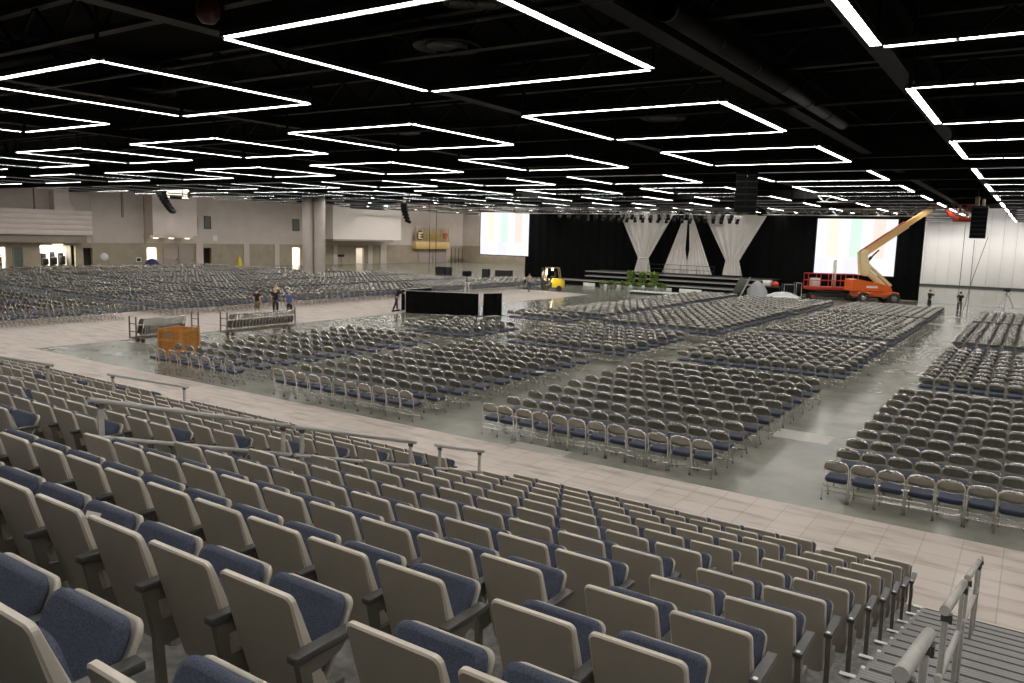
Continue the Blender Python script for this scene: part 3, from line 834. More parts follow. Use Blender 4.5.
# ------------------------------------------------------------------ folding chairs
def chair_meshes(hi):
    n = 6 if hi else 4
    r = 0.0145 if hi else 0.016
    W = 0.243
    kk = 4 if hi else 3
    arc = []
    for i in range(kk + 1):
        a = PI * 0.5 * i / kk
        arc.append((-W + 0.18 - 0.18 * math.cos(a), -0.228 - 0.028 * math.sin(a), 0.73 + 0.14 * math.sin(a)))
    up = [(-W, -0.235, 0.0), (-W, -0.18, 0.44), (-W, -0.19, 0.58)] + arc
    full = up + [(-x, y, z) for x, y, z in up[::-1]]
    fr = MB().tube(full, r, n)
    for z in (0.19, 0.30): fr.tube([(-W, -0.212 + (z - .19) * .12, z), (W, -0.212 + (z - .19) * .12, z)], r * 0.75, n, False)
    fr = fr.mesh('back_frame', M_steel)
    fl = MB(); w2 = W - 0.03
    for s in (-1, 1): fl.tube([(s * w2, -0.15, 0.50), (s * w2, 0.06, 0.33), (s * w2, 0.235, 0.0)], r, n)
    fl.tube([(-w2, 0.185, 0.095), (w2, 0.185, 0.095)], r * 0.75, n, False)
    fl = fl.mesh('front_legs', M_steel)
    # pressed oval back panel, dished
    bp = MB(); cols = 8 if hi else 4; rows = 4 if hi else 2; Wi = W - 0.010
    def pt(i, j, off):
        u = -1 + 2 * i / cols; u = math.copysign(1 - (1 - abs(u)) ** 1.25, u); x = u * Wi
        q = max(0.0, (abs(x) - (W - 0.18)) / 0.18)
        zt = 0.724 + 0.136 * math.sqrt(max(0.0, 1 - q * q)); zb = 0.668 - 0.03 * (1 - u * u)
        zb = min(zb, zt - 0.004); z = zb + (zt - zb) * j / rows
        return (x, -0.190 - (z - 0.58) * 0.26 + 0.012 - 0.022 * (1 - u * u) + off, z)
    c1 = cols + 1
    R = [pt(i, j, -0.007) for j in range(rows + 1) for i in range(c1)]; F = [pt(i, j, 0.007) for j in range(rows + 1) for i in range(c1)]
    N = len(R); fs = []
    for j in range(rows):
        for i in range(cols):
            a = j * c1 + i
            fs.append((a, a + 1, a + c1 + 1, a + c1)); fs.append((N + a + 1, N + a, N + a + c1, N + a + c1 + 1))
    for i in range(cols):
        b = rows * c1; fs.append((i + 1, i, N + i, N + i + 1)); fs.append((b + i, b + i + 1, N + b + i + 1, N + b + i))
    bp.add(R + F, fs, True)
    st = MB()
    T = Matrix.Translation((0, 0.03, 0.445)) @ Matrix.Rotation(math.radians(3), 4, 'X')
    st.slab(rrect(-0.222, 0.222, -0.215, 0.2, 0.05, 2 if hi else 1), -0.055, 0.055, 0.03, T)
    return [fr, fl, bp.mesh('backrest', M_cback), st.mesh('seat', M_cseat)]
CH = chair_meshes(True); CL = chair_meshes(False)
cp = thing('folding_chair', '', 'chair')
_foot = MB().tube([(0, -0.002, 0.0), (0, 0.022, 0.035)], 0.019, 6).mesh('foot_cap', mat('foot_cap_brown', (0.10, 0.045, 0.03), 0.7))
_kl = [obj(nm, me, None, cp) for nm, me in zip(('back_frame', 'front_legs', 'backrest', 'seat'), CH)]
for sx, yy in ((-0.243, -0.234), (0.243, -0.234), (-0.213, 0.234), (0.213, 0.234)):
    o = obj('foot_cap', _foot, None, cp, (sx, yy, 0)); o.rotation_euler = (0, 0, 0 if yy < 0 else PI); _kl.append(o)
kids(cp, _kl)
# (name, x list, y list)
def xs_(a, b, n): return [a + (b - a) * i / (n - 1) for i in range(n)]
def ys_(a, d, n): return [a + d * i for i in range(n)]
B = []
Y1 = ys_(17.12, 1.148, 10)
B.append(('right front block', xs_(-3.05, -3.05 + 0.52 * 11, 12), Y1, 'L'))
B.append(('middle front block', xs_(-11.74, -5.87, 12), ys_(16.95, 1.148, 10), 'L'))
B.append(('left middle front block', xs_(-19.9, -14.5, 11), ys_(16.75, 1.13, 10), 'L'))
B.append(('far left front block', xs_(-26.95, -22.4, 8), ys_(16.75, 1.13, 10), 'L'))
R = []
def blk(x0, x1, n, y0, y1, p=1.12):
    k = max(1, round((y1 - y0) / p)); R.append((xs_(x0, x1, n), ys_(y0, (y1 - y0) / k, k + 1)))
blk(-2.85, -2.85 + .53 * 11, 12, 30.7, 40.6); blk(-2.87, -2.87 + .53 * 11, 12, 43.9, 55.4); blk(-2.8, -2.8 + .53 * 11, 12, 57.4, 66.0)
blk(-11.72, -5.7, 12, 30.6, 40.0); blk(-11.6, -5.7, 12, 42.6, 55.4); blk(-11.6, -5.75, 12, 57.4, 67.6)
blk(-19.8, -14.3, 11, 30.0, 36.8); blk(-20.0, -13.8, 12, 40.0, 54.6); blk(-20.0, -13.6, 12, 56.2, 67.0)
blk(-26.0, -22.4, 7, 29.9, 33.9); blk(-26.1, -22.4, 8, 39.4, 40.7); blk(-25.2, -21.5, 8, 42.5, 54.6); blk(-25.2, -21.6, 8, 56.2, 67.5)
for b in range(6):
    x1 = -42.7 - b * 7.45; x0 = x1 - 5.8
    blk(x0, x1, 11, 8.5, 24.2); blk(x0, x1, 11, 27.6, 36.2); blk(x0, x1, 11, 38.0, 51.8)
    if b < 3: blk(x0, x1, 11, 53.6, 66.5)
    elif b < 6: blk(x0, x1, 11, 53.6, 66.5 - (b - 2) * 2)
blk(-48.5, -42.6, 11, 68.0, 72.0)
ind = []
for bi, (bn, xs, ys, sd) in enumerate(B):
    for j, y in enumerate(ys):
        for i, x in enumerate(xs):
            q = proj((x, y, 0.6))
            ind.append((q[2], bi, j, i, x, y, -8 < q[0] < 1034))
vis = sorted([a for a in ind if a[6]])
far = [(x + rnd.uniform(-.015, .015), y + rnd.uniform(-.03, .03), 0, rnd.uniform(-.05, .05)) for (_, bi, j, i, x, y, v) in vis[300:]]
firstc = True
def clabel(bi, j, i, nx):
    row = ORD[j] + ' row from the stand'
    if bi == 0: side = ORD[i] + ' from the wide aisle'
    elif bi == 1: side = ORD[i] + ' from left'
    else: side = ORD[i] + ' from left'
    return 'blue-seated folding chair, %s, %s, %s' % (B[bi][0], row, side)
for (_, bi, j, i, x, y, v) in vis[:300]:
    loc = (x + rnd.uniform(-.012, .012), y + rnd.uniform(-.025, .025), 0); rz = rnd.uniform(-.045, .045)
    lab = clabel(bi, j, i, len(B[bi][1])); g = 'folding chairs in the ' + B[bi][0]
    if firstc: cp.location = loc; cp.rotation_euler = (0, 0, rz); cp['label'] = lab; cp['group'] = g; firstc = False
    else: dup(cp, loc, rz, lab, g)
for xs, ys in R:
    for y in ys:
        for x in xs:
            q = proj((x, y, 0.5))
            if q is None or q[0] < -40 or q[0] > 1070: continue
            if abs(x - cx) < 1.9 and abs(y - cyy) < 1.9: continue
            far.append((x + rnd.uniform(-.02, .02), y + rnd.uniform(-.04, .04), 0, rnd.uniform(-.06, .06)))
stuff('folding_chairs_beyond', join_copies('folding_chairs', CL, far), 'the thousands of smaller blue-seated folding chairs in the farther blocks', 'chairs')
print('CHAIRS', len(vis), len(far))
# ------------------------------------------------------------------ backdrop curtain, screens, stage
def fold_cloth(x0, x1, y, zb, zt, step=0.16, amp=0.10, seed=1, n=2):
    r = random.Random(seed); mb = MB(); cols = int((x1 - x0) / step); vs = []; fs = []
    ph = 0
    for i in range(cols + 1):
        x = x0 + (x1 - x0) * i / cols; ph += r.uniform(0.4, 1.3)
        for q in range(n + 1):
            z = zb + (zt - zb) * q / n
            vs.append((x, y + amp * math.sin(ph) * (1.0 - 0.45 * q / n), z))
    for i in range(cols):
        for q in range(n):
            a = i * (n + 1) + q; fs.append((a, a + n + 1, a + n + 2, a + 1))
    o = len(vs)
    vs += [(v[0], v[1] + 0.02, v[2]) for v in vs]
    fs += [tuple(o + k for k in reversed(f)) for f in fs]
    mb.add(vs, fs, True); return mb
YC = 87.0
tag(obj('stage_curtain', fold_cloth(-56.0, -9.5, YC, 0.02, 8.55), M_blackcloth), 'huge black curtain hung across the hall behind the stage', 'curtain')
def screen(x0, x1, z0, z1, y, label):
    t = thing('projection_screen', label, 'screen', ((x0 + x1) / 2, y, z0)); w = (x1 - x0) / 2; h = z1 - z0
    obj('screen_face', MB().box(-w + .1, w - .1, -0.03, 0.0, 0.1, h - 0.1), M_screen, t)
    fr = MB()
    for a in ((-w, w, 0, .1), (-w, w, h - .1, h), (-w, -w + .1, .1, h - .1), (w - .1, w, .1, h - .1)): fr.box(a[0], a[1], -0.06, 0.08, a[2], a[3])
    obj('frame', fr, M_black, t)
    for s in (-1, 1): obj('hanging_cable', MB().tube([(s * w * .7, 0.02, h), (s * w * .7, 0.02, CEIL - z0)], 0.02, 5), M_dark, t)
    return t
a, b = ony(480.5, 211.5, 85), ony(529, 257, 85)
screen(a.x, b.x, b.z, a.z, 85, 'white projection screen with faint colour bars left of the stage')
a, b = ony(817, 219, 85), ony(894.5, 277.5, 85)
screen(a.x, b.x, 5.3 - 3.02, 5.3 + 2.72, 85, 'white projection screen with faint colour bars behind the boom lift')
# pale tied drapes on the stage
def drape(name, prof, y, label, slit=None, seed=3):
    """prof: list of (z, xl, xr) top to bottom, gathered with folds"""
    r = random.Random(seed); n = 26; t = thing(name, label, 'drape', ((prof[-1][1] + prof[-1][2]) / 2, y, 0))
    halves = [(0, 1)] if not slit else [(0, slit[0]), (slit[1], 1)]
    zs = []
    for k in range(len(prof) - 1):
        for q in range(5): zs.append((k, q / 5))
    zs.append((len(prof) - 2, 1.0))
    for hn, (f0, f1) in enumerate(halves):
        mb = MB(); vs = []; fs = []
        for (k, q) in zs:
            z = prof[k][0] + (prof[k + 1][0] - prof[k][0]) * q
            xl = prof[k][1] + (prof[k + 1][1] - prof[k][1]) * q; xr = prof[k][2] + (prof[k + 1][2] - prof[k][2]) * q
            g0, g1 = f0, f1
            if slit and z < slit[2]: g0, g1 = (0, 0.5) if hn == 0 else (0.5, 1)
            for i in range(n + 1):
                u = g0 + (g1 - g0) * i / n
                vs.append((xl + (xr - xl) * u - t.location.x, 0.10 * math.sin(i * 1.45 + hn), z))
        c = n + 1
        for a in range(len(zs) - 1):
            for i in range(n): fs.append((a * c + i, a * c + i + 1, (a + 1) * c + i + 1, (a + 1) * c + i))
        o = len(vs); vs += [(v[0], v[1] + 0.025, v[2]) for v in vs]; fs += [tuple(o + q for q in reversed(f)) for f in fs]
        mb.add(vs, fs, True); obj('cloth', mb, M_wdrape, t)
    return t
STZ = 1.5
Y = 84.5
def prof(pts): return [((ony(*l, Y).z + ony(*rr, Y).z) / 2, ony(*l, Y).x, ony(*rr, Y).x) for l, rr in pts]
t = drape('stage_drape', prof([((619, 212), (675, 212)), ((638, 258), (648.5, 258)), ((634, 271.5), (650.5, 272))]), Y, 'left pale hourglass-shaped drape tied at the waist on the stage')
z = ony(643, 258, Y).z
obj('tie_band', MB().tube([(-0.55, -0.16, z), (0.0, -0.2, z), (0.55, -0.16, z)], 0.09, 6), M_wdrape, t)
drape('stage_drape', prof([((685.5, 213), (691.5, 213)), ((662, 272.5), (711.5, 275))]), Y, 'pale tent-shaped drape with a dark centre slit at mid stage', (0.44, 0.56, 3.4), 5)
t = drape('stage_drape', prof([((704.5, 218), (767, 213)), ((725.5, 260), (739, 261.5)), ((722, 275), (742, 276))]), Y, 'right pale hourglass-shaped drape tied at the waist on the stage', None, 9)
# slim stage windows lines on the drapes are handrails standing behind the deck edge
def stage_rail(x0, x1, y, label):
    t = thing('stage_rail', label, 'railing', (x0, y, STZ)); w = x1 - x0
    for z in (0.55, 1.05): obj('rail', MB().tube([(0, 0, z), (w, 0, z)], 0.025, 6), M_dark, t)
    n = max(2, int(w / 1.8))
    for i in range(n + 1): obj('post', MB().tube([(w * i / n, 0, 0), (w * i / n, 0, 1.08)], 0.025, 6), M_dark, t)
stage_rail(-37.2, -29.4, 84.0, 'dark pipe railing in front of the tent-shaped drape')
# stage: stepped black decks with pale edges
def deck(x0, x1, y0, y1, z0, z1, label, name='stage_deck'):
    t = thing(name, label, 'stage', ((x0 + x1) / 2, (y0 + y1) / 2, 0)); w = (x1 - x0) / 2; d = (y1 - y0) / 2
    obj('skirt', MB().box(-w + .03, w - .03, -d + .03, d, z0, z1 - 0.1), M_blackcloth, t)
    obj('top', MB().box(-w, w, -d + .05, d, z1 - 0.1, z1, bev=0.01), mat('stage_top_dark', (0.05, 0.048, 0.045), 0.5), t)
    obj('edge_trim', MB().box(-w, w, -d, -d + .05, z1 - 0.11, z1 + .01), mat('stage_edge_grey', (0.42, 0.40, 0.36), 0.5), t)
    return t
deck(-44.0, -22.8, 81.5, 86.3, 0.0, STZ, 'main stage platform with pale edge and black skirt')
deck(-43.0, -23.4, 79.6, 81.4, 0.0, 1.06, 'long middle step in front of the stage')
deck(-45.6, -24.6, 77.4, 79.4, 0.0, 0.62, 'long lowest step in front of the stage')
for i, (a, b) in enumerate(((583.5, 595), (601, 607.5), (614, 628), (653, 672), (680, 702))):
    p, q = ony(a, 280, 77.2), ony(b, 280, 77.2)
    o = obj('stage_light_panel', MB().box(0, q.x - p.x, -0.08, 0.08, 0, 0.36, bev=0.02), mat('panel_white', (.85, .85, .83), .4), None, (p.x, 77.2, 0.0))
    tag(o, 'white low panel along the stage foot, %s from the left' % ORD[i], 'panel', 'white panels at the stage foot')
# white low riser and leaning ramp
p, q = onz(598, 296.5), onz(640, 298)
t = thing('low_riser', 'white low riser on the floor in front of the stage plants', 'riser', (p.x, 70.6, 0))
obj('top', MB().box(0, 5.2, 0, 1.6, 0.18, 0.26, bev=0.01), M_white, t); obj('frame', MB().box(0.1, 5.1, 0.1, 1.5, 0, 0.18), M_dark, t)
p = ony(735, 291, 76.5)
t = thing('folding_ramp', 'grey-green ramp panel leaning against the right end of the stage', 'ramp', (p.x, 76.5, 0))
R_ = Matrix.Rotation(math.radians(24), 4, 'Y')
obj('panel', MB().box(-0.42, 0.42, 0.0, 0.12, 0.1, 1.95, R_, bev=0.02), mat('ramp_green', (0.10, 0.11, 0.085), 0.6), t)
obj('side_rail', MB().box(0.43, 0.53, -0.04, 0.16, 0.0, 2.35, R_), M_alu, t)
obj('foot', MB().box(-0.7, 0.9, 0.0, 0.5, 0, 0.35), M_black, t)
# potted plants along the stage front
M_leaf = mat('leaf_green', (0.15, 0.25, 0.05), 0.6, 0, 0.45, 3.0)
M_leaf2 = mat('leaf_bright', (0.27, 0.38, 0.07), 0.55, 0, 0.4, 3.0)
def leaves(n, rx, ry, z0, z1, size, seed):
    r = random.Random(seed); mb = MB()
    for i in range(n):
        a = r.uniform(0, 2 * PI); q = math.sqrt(r.random()); x, y, z = rx * q * math.cos(a), ry * q * math.sin(a), r.uniform(z0, z1)
        d = Vector((math.cos(a) + r.uniform(-.5, .5), math.sin(a) + r.uniform(-.5, .5), r.uniform(-.2, 1.0))).normalized()
        s = d.cross(Vector((0, 0, 1))).normalized() * size * 0.3; c = Vector((x, y, z)); k = d * size; up = Vector((0, 0, size * .12))
        mb.add([tuple(c), tuple(c + k * .5 + s + up), tuple(c + k), tuple(c + k * .5 - s + up), tuple(c + k * .45 - up * .3)], [(0, 1, 2, 3), (0, 4, 1), (1, 4, 2), (2, 4, 3), (3, 4, 0)], False)
    return mb
pl = []
for v in range(2):
    t = thing('potted_plant', '', 'plant', (0, 0, 0), 0, 'low plants along the stage front')
    l = [obj('pot', MB().lathe([(0.0, 0.0), (0.16, 0.0), (0.22, 0.36), (0.24, 0.36), (0.24, 0.40), (0.19, 0.40), (0.18, .33), (0, .33)], 12), M_white, t),
         obj('foliage', leaves(150, 0.22, 0.2, 0.36, 0.8, 0.2, 11 + v), M_leaf if v else M_leaf2, t)]
    kids(t, l); pl.append(t)
for i in range(11):
    p = ony(603 + i * 6.2, 289, 75.3); lab = 'low leafy plant in a white pot at the stage front, %s from the left' % ORD[i]
    loc = (p.x, 75.0 + 0.5 * (i % 2), 0)
    if i < 2: pl[i].location = loc; pl[i]['label'] = lab
    else: dup(pl[i % 2], loc, i * 0.8, lab)
for i, v in enumerate((631, 642.5, 654)):
    p = ony(v, 280, 76.6)
    t = thing('potted_shrub', 'bright green tall shrub at the stage foot, %s of three from the left' % ORD[i], 'plant', (p.x, 76.6, 0), i, 'tall shrubs at the stage foot')
    obj('pot', MB().lathe([(0, 0), (0.26, 0), (0.34, 0.5), (0.3, 0.5), (0, .45)], 12), M_white, t)
    obj('stem', MB().tube([(0, 0, 0.4), (0.03, 0, 1.3)], 0.035, 6), mat('stem_brown', (.1, .06, .03), .8), t)
    obj('foliage', leaves(240, 0.3, 0.3, 0.8, 1.85, 0.3, 31 + i), M_leaf2, t)
# ------------------------------------------------------------------ trusses and stage lanterns
def truss(name, x0, x1, y, z, label, s=0.32, m=None):
    t = thing(name, label, 'truss', (x0, y, z)); L = x1 - x0; m = m or M_alu
    ch = MB()
    for a in (-s, s):
        for b in (-s, s): ch.tube([(0, a, b), (L, a, b)], 0.045, 6)
    obj('chords', ch, m, t)
    br = MB(); n = max(2, int(L / (2 * s)))
    for i in range(n):
        u, v = L * i / n, L * (i + 1) / n
        k = 1 if i % 2 else -1
        for a in (-s, s): br.tube([(u, a, -s * k), (v, a, s * k)], 0.022, 4)
        br.tube([(u, -s * k, -s), (v, s * k, -s)], 0.022, 4)
    obj('bracing', br, m, t)
    for u in (L * .12, L * .5, L * .88): obj('hanging_cable', MB().tube([(u, 0, s), (u, 0, CEIL - z)], 0.025, 5), M_dark, t)
    return t
p, q = ony(760, 211, 83.5), ony(934, 214, 83.5)
truss('lighting_truss', p.x + .4, q.x, 83.5, 8.52, 'silver box truss over the right-hand screen and curtain')
p = ony(520, 208, 84.0)
truss('lighting_truss', p.x, -24.8, 83.0, 8.45, 'silver box truss over the stage carrying the rows of stage lanterns')
p, q = ony(535, 208, 76), ony(735, 208, 76)
truss('lighting_truss', p.x, q.x, 76.0, 8.55, 'dark front truss above the stage, nearer the seats', 0.3, M_dark)
p, q = ony(818, 199, 72), ony(860, 199, 72)
truss('lighting_truss', p.x, q.x, 72.0, ony(840, 199, 72).z, 'short pale truss hanging in front of the right-hand screen', 0.25)
lan = []
t = thing('stage_lantern', '', 'stage light', (0, 0, 0), 0, 'stage lanterns on the truss')
RX = Matrix.Rotation(math.radians(28), 4, 'X')
l = [obj('lamp_body', MB().lathe([(0.0, 0.0), (0.14, 0.0), (0.16, 0.08), (0.17, 0.34), (0.2, 0.38), (0.2, 0.52), (0.18, 0.52), (0.17, 0.4), (0, 0.38)], 10, tr(0, 0, -0.62) @ Matrix.Rotation(PI - 0.5, 4, 'X') @ tr(0, 0, -0.25)), M_black, t),
     obj('yoke', MB().bar((-0.22, 0, -0.6), (-0.22, 0, -0.2), 0.04, 0.05).bar((0.22, 0, -0.6), (0.22, 0, -0.2), 0.04, 0.05).bar((-0.24, 0, -0.2), (0.24, 0, -0.2), 0.05, 0.04).bar((0, 0, -0.2), (0, 0, 0.05), 0.05, 0.05), M_dark, t)]
kids(t, l); lan.append(t)
cnt = 0
for row, (yy, zz, a, b, n) in enumerate(((82.68, 8.11, 588, 738, 20), (75.7, 8.23, 560, 732, 20))):
    for i in range(n):
        v = a + (b - a) * i / (n - 1); p = ony(v, 212, yy)
        lab = 'black stage lantern on the %s truss, %s from the left' % ('stage' if row == 0 else 'front', ORD[i])
        loc = (p.x, yy, zz + rnd.uniform(-.05, .05))
        if cnt == 0: t.location = loc; t['label'] = lab
        else: dup(t, loc, rnd.uniform(-.7, .7), lab, 'stage lanterns on the %s truss' % ('stage' if row == 0 else 'front'))
        cnt += 1
# ------------------------------------------------------------------ line arrays
def line_array(px, ptop, pbot, y, n, wpx, label, curve=0.0, face=0.0, cols=1):
    p0, p1 = ony(px, ptop, y), ony(px, pbot, y)
    d = Vector((p0.x, y, 0)).dot(Vector((_f.x, _f.y, 0)).normalized())
    w = wpx * d / FPX; H = p0.z - p1.z; h = H / n
    t = thing('line_array', label, 'speaker', (p0.x, y, p1.z), face)
    for c in range(cols):
        for i in range(n):
            a = curve * (n - 1 - i) / n
            off = -sum(math.sin(curve * (n - 1 - q) / n) * h for q in range(i, n)) if curve else 0
            T = tr((c - (cols - 1) / 2) * w / cols, -off, h * i) @ Matrix.Rotation(-a, 4, 'X')
            b = MB().prism([(-w / cols * .5, -0.3), (w / cols * .5, -0.3), (w / cols * .40, 0.3), (-w / cols * .40, 0.3)], 0.004, h - 0.004, 'z', T)
            o = obj('speaker_cabinet', b, M_black, t)
            g = MB()
            for q in range(3): g.box(-w / cols * .44, w / cols * .44, -0.315, -0.3, 0.05 + q * (h - .1) / 3, 0.05 + (q + .75) * (h - .1) / 3, T)
            obj('grille', g, mat('array_grille', (0.005, 0.005, 0.005), 0.7, spec=0.1), o)
    obj('flying_frame', MB().box(-w * .5, w * .5, -0.35, 0.35, H, H + 0.12), M_dark, t)
    obj('hoist', MB().box(-0.34, -0.08, -0.15, 0.15, H + 0.14, H + 0.75, bev=.03).box(0.06, 0.26, -0.12, 0.12, H + 0.14, H + 0.6, bev=.03), mat('hoist_tan', (0.34, 0.27, 0.17), 0.5), t)
    tp = CEIL - p1.z
    obj('hanging_chain', MB().tube([(-0.2, 0, H + 0.6), (-0.2, 0, tp)], 0.03, 5).tube([(0.16, 0, H + 0.5), (0.16, 0, tp)], 0.03, 5), M_dark, t)
    return t
line_array(748.5, 163, 213.0, 38.0, 8, 21, 'largest black line array speaker hanging over the centre block', 0, 0.25, 2)
line_array(980.5, 208, 238.5, 62.0, 7, 14, 'black line array speaker hanging before the white partition wall', 0, 0.0, 1)
line_array(160, 186, 211, 47.0, 8, 12, 'curved black line array hanging before the pink booth at left', 0.95, -0.985)
line_array(404, 204, 222.5, 66.0, 6, 9.5, 'curved black line array hanging beside the pale booth', 0.5, -0.985)
# ------------------------------------------------------------------ boom lift, scissor lift, forklift
def wheel(r, w, T, parent, hub=None):
    o = obj('wheel', MB().lathe([(r * .55, -w / 2), (r * .92, -w / 2), (r, -w * .32), (r, w * .32), (r * .92, w / 2), (r * .55, w / 2), (r * .55, -w / 2)], 20, T), M_rubber, parent)
    obj('hub', MB().lathe([(0, -w * .42), (r * .56, -w * .42), (r * .56, w * .42), (r * .3, w * .5), (0, w * .5)], 14, T), hub or M_steel, o)
    return o
BY = 80.0
base = ony(872, 300, BY); base.z = 0
dirx = Vector((_r.x, _r.y, 0)).normalized(); ang = math.atan2(dirx.y, dirx.x)
S = 0.0935                                   # metres to one picture step at this range, for proportions
t = thing('boom_lift', 'orange boom lift with cream arms raised in front of the right-hand screen', 'boom lift', (base.x, BY, 0), ang)
# local frame: x to the right as seen, y away, z up; px = 872 at x 0; z from image rows via the survey helper
def lz(px, py):
    v = _ray(px, py); n = Vector((-dirx.y, dirx.x, 0)); k = n.dot(Vector((base.x, BY, 0))) / n.dot(Vector((v.x, v.y, 0)))
    P = v * k; return ((P - Vector((base.x, BY, 0))).dot(dirx), P.z + CAMZ)
xa = lz(853, 300)[0]; xb = lz(893, 300)[0]
ch = MB().slab(rrect(xa, xb + 0.1, -0.95, 0.95, 0.15, 3), 0.62, 1.05, 0.06)
obj('chassis', ch, M_orange, t)
for k, xx in enumerate((xa + 0.45, xb - 0.45)):
    for s in (-1, 1): wheel(0.52, 0.42, tr(xx, s * 1.05, 0.52) @ Matrix.Rotation(PI / 2, 4, 'X'), t)
tx0, tz0 = lz(847.5, 293); tx1, _z = lz(888, 293)
tur = MB().prism([(tx0, 1.12), (tx1, 1.12), (tx1 - 0.2, 1.62), (tx0 + 2.6, 1.85), (tx0 + 0.5, 2.22), (tx0, 2.15)], -0.85, 0.85, 'y')
obj('turntable_hood', tur, M_orange, t)
obj('turntable_ring', MB().lathe([(0, 0), (0.7, 0), (0.7, .08), (0, .08)], 20, tr(0.3, 0, 1.05)), M_dark, t)
obj('hood_marking', MB().box(lz(862, 291)[0], lz(873, 291)[0], -0.865, -0.85, 1.42, 1.62), M_white, t, None, 'white lettering strip')
def P3(px, py, y=0.0): a = lz(px, py); return Vector((a[0], y, a[1]))
j0, j1, j2, j3 = P3(886.5, 289.5), P3(863.5, 268), P3(861.5, 254.5), P3(934, 206.5)
mb = MB()
mb.bar(j0 + Vector((0, -.26, 0)), j1 + Vector((0, -.26, 0)), 0.12, 0.42).bar(j0 + Vector((0, .26, 0)), j1 + Vector((0, .26, 0)), 0.12, 0.42)
mb.bar(j0 + Vector((0.35, 0, 0.35)), j1 + Vector((0.35, 0, 0.35)), 0.3, 0.22)
obj('lower_boom', mb, M_cream, t)
obj('elbow', MB().prism([(j1.x - .3, j1.z - .55), (j1.x + .2, j1.z - .75), (j1.x + .5, j1.z - .1), (j2.x + .45, j2.z - .1), (j2.x + .5, j2.z + .35), (j2.x + .1, j2.z + .5), (j2.x - .25, j2.z + .2)], -0.4, 0.4, 'y'), M_cream, t)
d = (j3 - j2).normalized()
obj('main_boom', MB().bar(j2, j2 + d * ((j3 - j2).length * .62), 0.5, 0.62), M_boomo, t)
obj('boom_extension', MB().bar(j2 + d * ((j3 - j2).length * .60), j3, 0.38, 0.46), M_boomo, t)
nrm = Vector((-d.z, 0, d.x))
obj('boom_stripe', MB().bar(j2 + nrm * 0.33, j2 + d * ((j3 - j2).length * .62) + nrm * 0.33, 0.4, 0.07), M_red, t)
obj('lift_cylinder', MB().tube([P3(866, 263), P3(871.5, 257)], 0.13, 10).tube([P3(871.5, 257), P3(879, 250)], 0.07, 8), M_dark, t)
k0, k1 = P3(938, 203), P3(944, 205.5); k2 = P3(950.5, 215.5); k3 = P3(955, 217)
obj('boom_head', MB().bar(j3 - d * .3, k0 + Vector((.2, 0, .1)), 0.5, 0.55), M_red, t)
obj('jib', MB().bar(k0, k1, .3, .3).bar(k1, k2, 0.28, 0.3).bar(k2, k3, .28, .28), M_red, t)
b0, b1 = P3(955, 221.5), P3(970.5, 221.5); bt = P3(955, 204.5).z
bk = obj('basket', MB().box(b0.x, b1.x, -0.5, 0.5, b0.z, b0.z + 0.42, bev=.03), M_red, t)
mb = MB()
for xx in (b0.x + .04, (b0.x + b1.x) / 2, b1.x - .04):
    for yy in (-.47, .47): mb.bar((xx, yy, b0.z + .4), (xx, yy, bt), 0.05, 0.05)
for zz in (bt, (bt + b0.z + .4) / 2):
    mb.bar((b0.x, -.47, zz), (b1.x, -.47, zz), .05, .05).bar((b0.x, .47, zz), (b1.x, .47, zz), .05, .05).bar((b0.x + .03, -.47, zz), (b0.x + .03, .47, zz), .05, .05).bar((b1.x - .03, -.47, zz), (b1.x - .03, .47, zz), .05, .05)
obj('guard_rail', mb, M_red, bk)
obj('control_box', MB().box(b0.x + .3, b0.x + .75, -.45, -.2, bt - .3, bt + .05, bev=.02), M_dark, bk)
# red scissor lift parked in front of the curtain
p = ony(830, 300, 80.5)
t = thing('scissor_lift', 'low red scissor lift with railed platform left of the boom lift', 'scissor lift', (p.x, 81.2, 0), ang)
q0 = (ony(808, 297, 81.2).x - p.x) / dirx.x; q1 = (ony(852, 297, 81.2).x - p.x) / dirx.x
obj('platform', MB().box(q0, q1, -0.6, 0.6, 0.95, 1.25, bev=.03), M_red, t)
obj('base', MB().box(q0 + .3, q1 - .1, -.55, .55, 0.25, 0.55, bev=.03), M_dark, t)
mb = MB()
for yy in (-.5, .5):
    mb.bar((q0 + .4, yy, .55), (q1 - .3, yy, .95), .1, .08).bar((q1 - .3, yy, .55), (q0 + .4, yy, .95), .1, .08)
obj('scissor_arms', mb, M_dark, t)
mb = MB()
for i in range(5):
    xx = q0 + .04 + (q1 - q0 - .08) * i / 4
    for yy in (-.56, .56): mb.bar((xx, yy, 1.2), (xx, yy, 2.5), .06, .06)
for zz in (1.85, 2.5):
    for yy in (-.56, .56): mb.bar((q0, yy, zz), (q1, yy, zz), .06, .06)
    for xx in (q0 + .03, q1 - .03): mb.bar((xx, -.56, zz), (xx, .56, zz), .06, .06)
obj('guard_rail', mb, M_red, t)
for xx in (q0 + .6, q1 - .5):
    for s in (-1, 1): wheel(.28, .2, tr(xx, s * .5, .28) @ Matrix.Rotation(PI / 2, 4, 'X'), t, M_red)
o = obj('tool_box', MB().box(0, 0.85, -.35, .35, 0, 0.8, bev=.04), M_white, None, (p.x + dirx.x * (q0 + .5), 81.2 + dirx.y * (q0 + .5), 1.252)); o.rotation_euler = (0, 0, ang)
tag(o, 'white box standing on the scissor lift platform', 'box')
o = obj('rolled_banner', MB().tube([(0, 0, 0), (0, 0, 2.6)], [0.2, 0.16], 10), M_white, None, (p.x + dirx.x * (q0 + 2.75), 81.2 + dirx.y * (q0 + 2.75), 1.252))
tag(o, 'white upright roll standing on the scissor lift platform', 'roll')
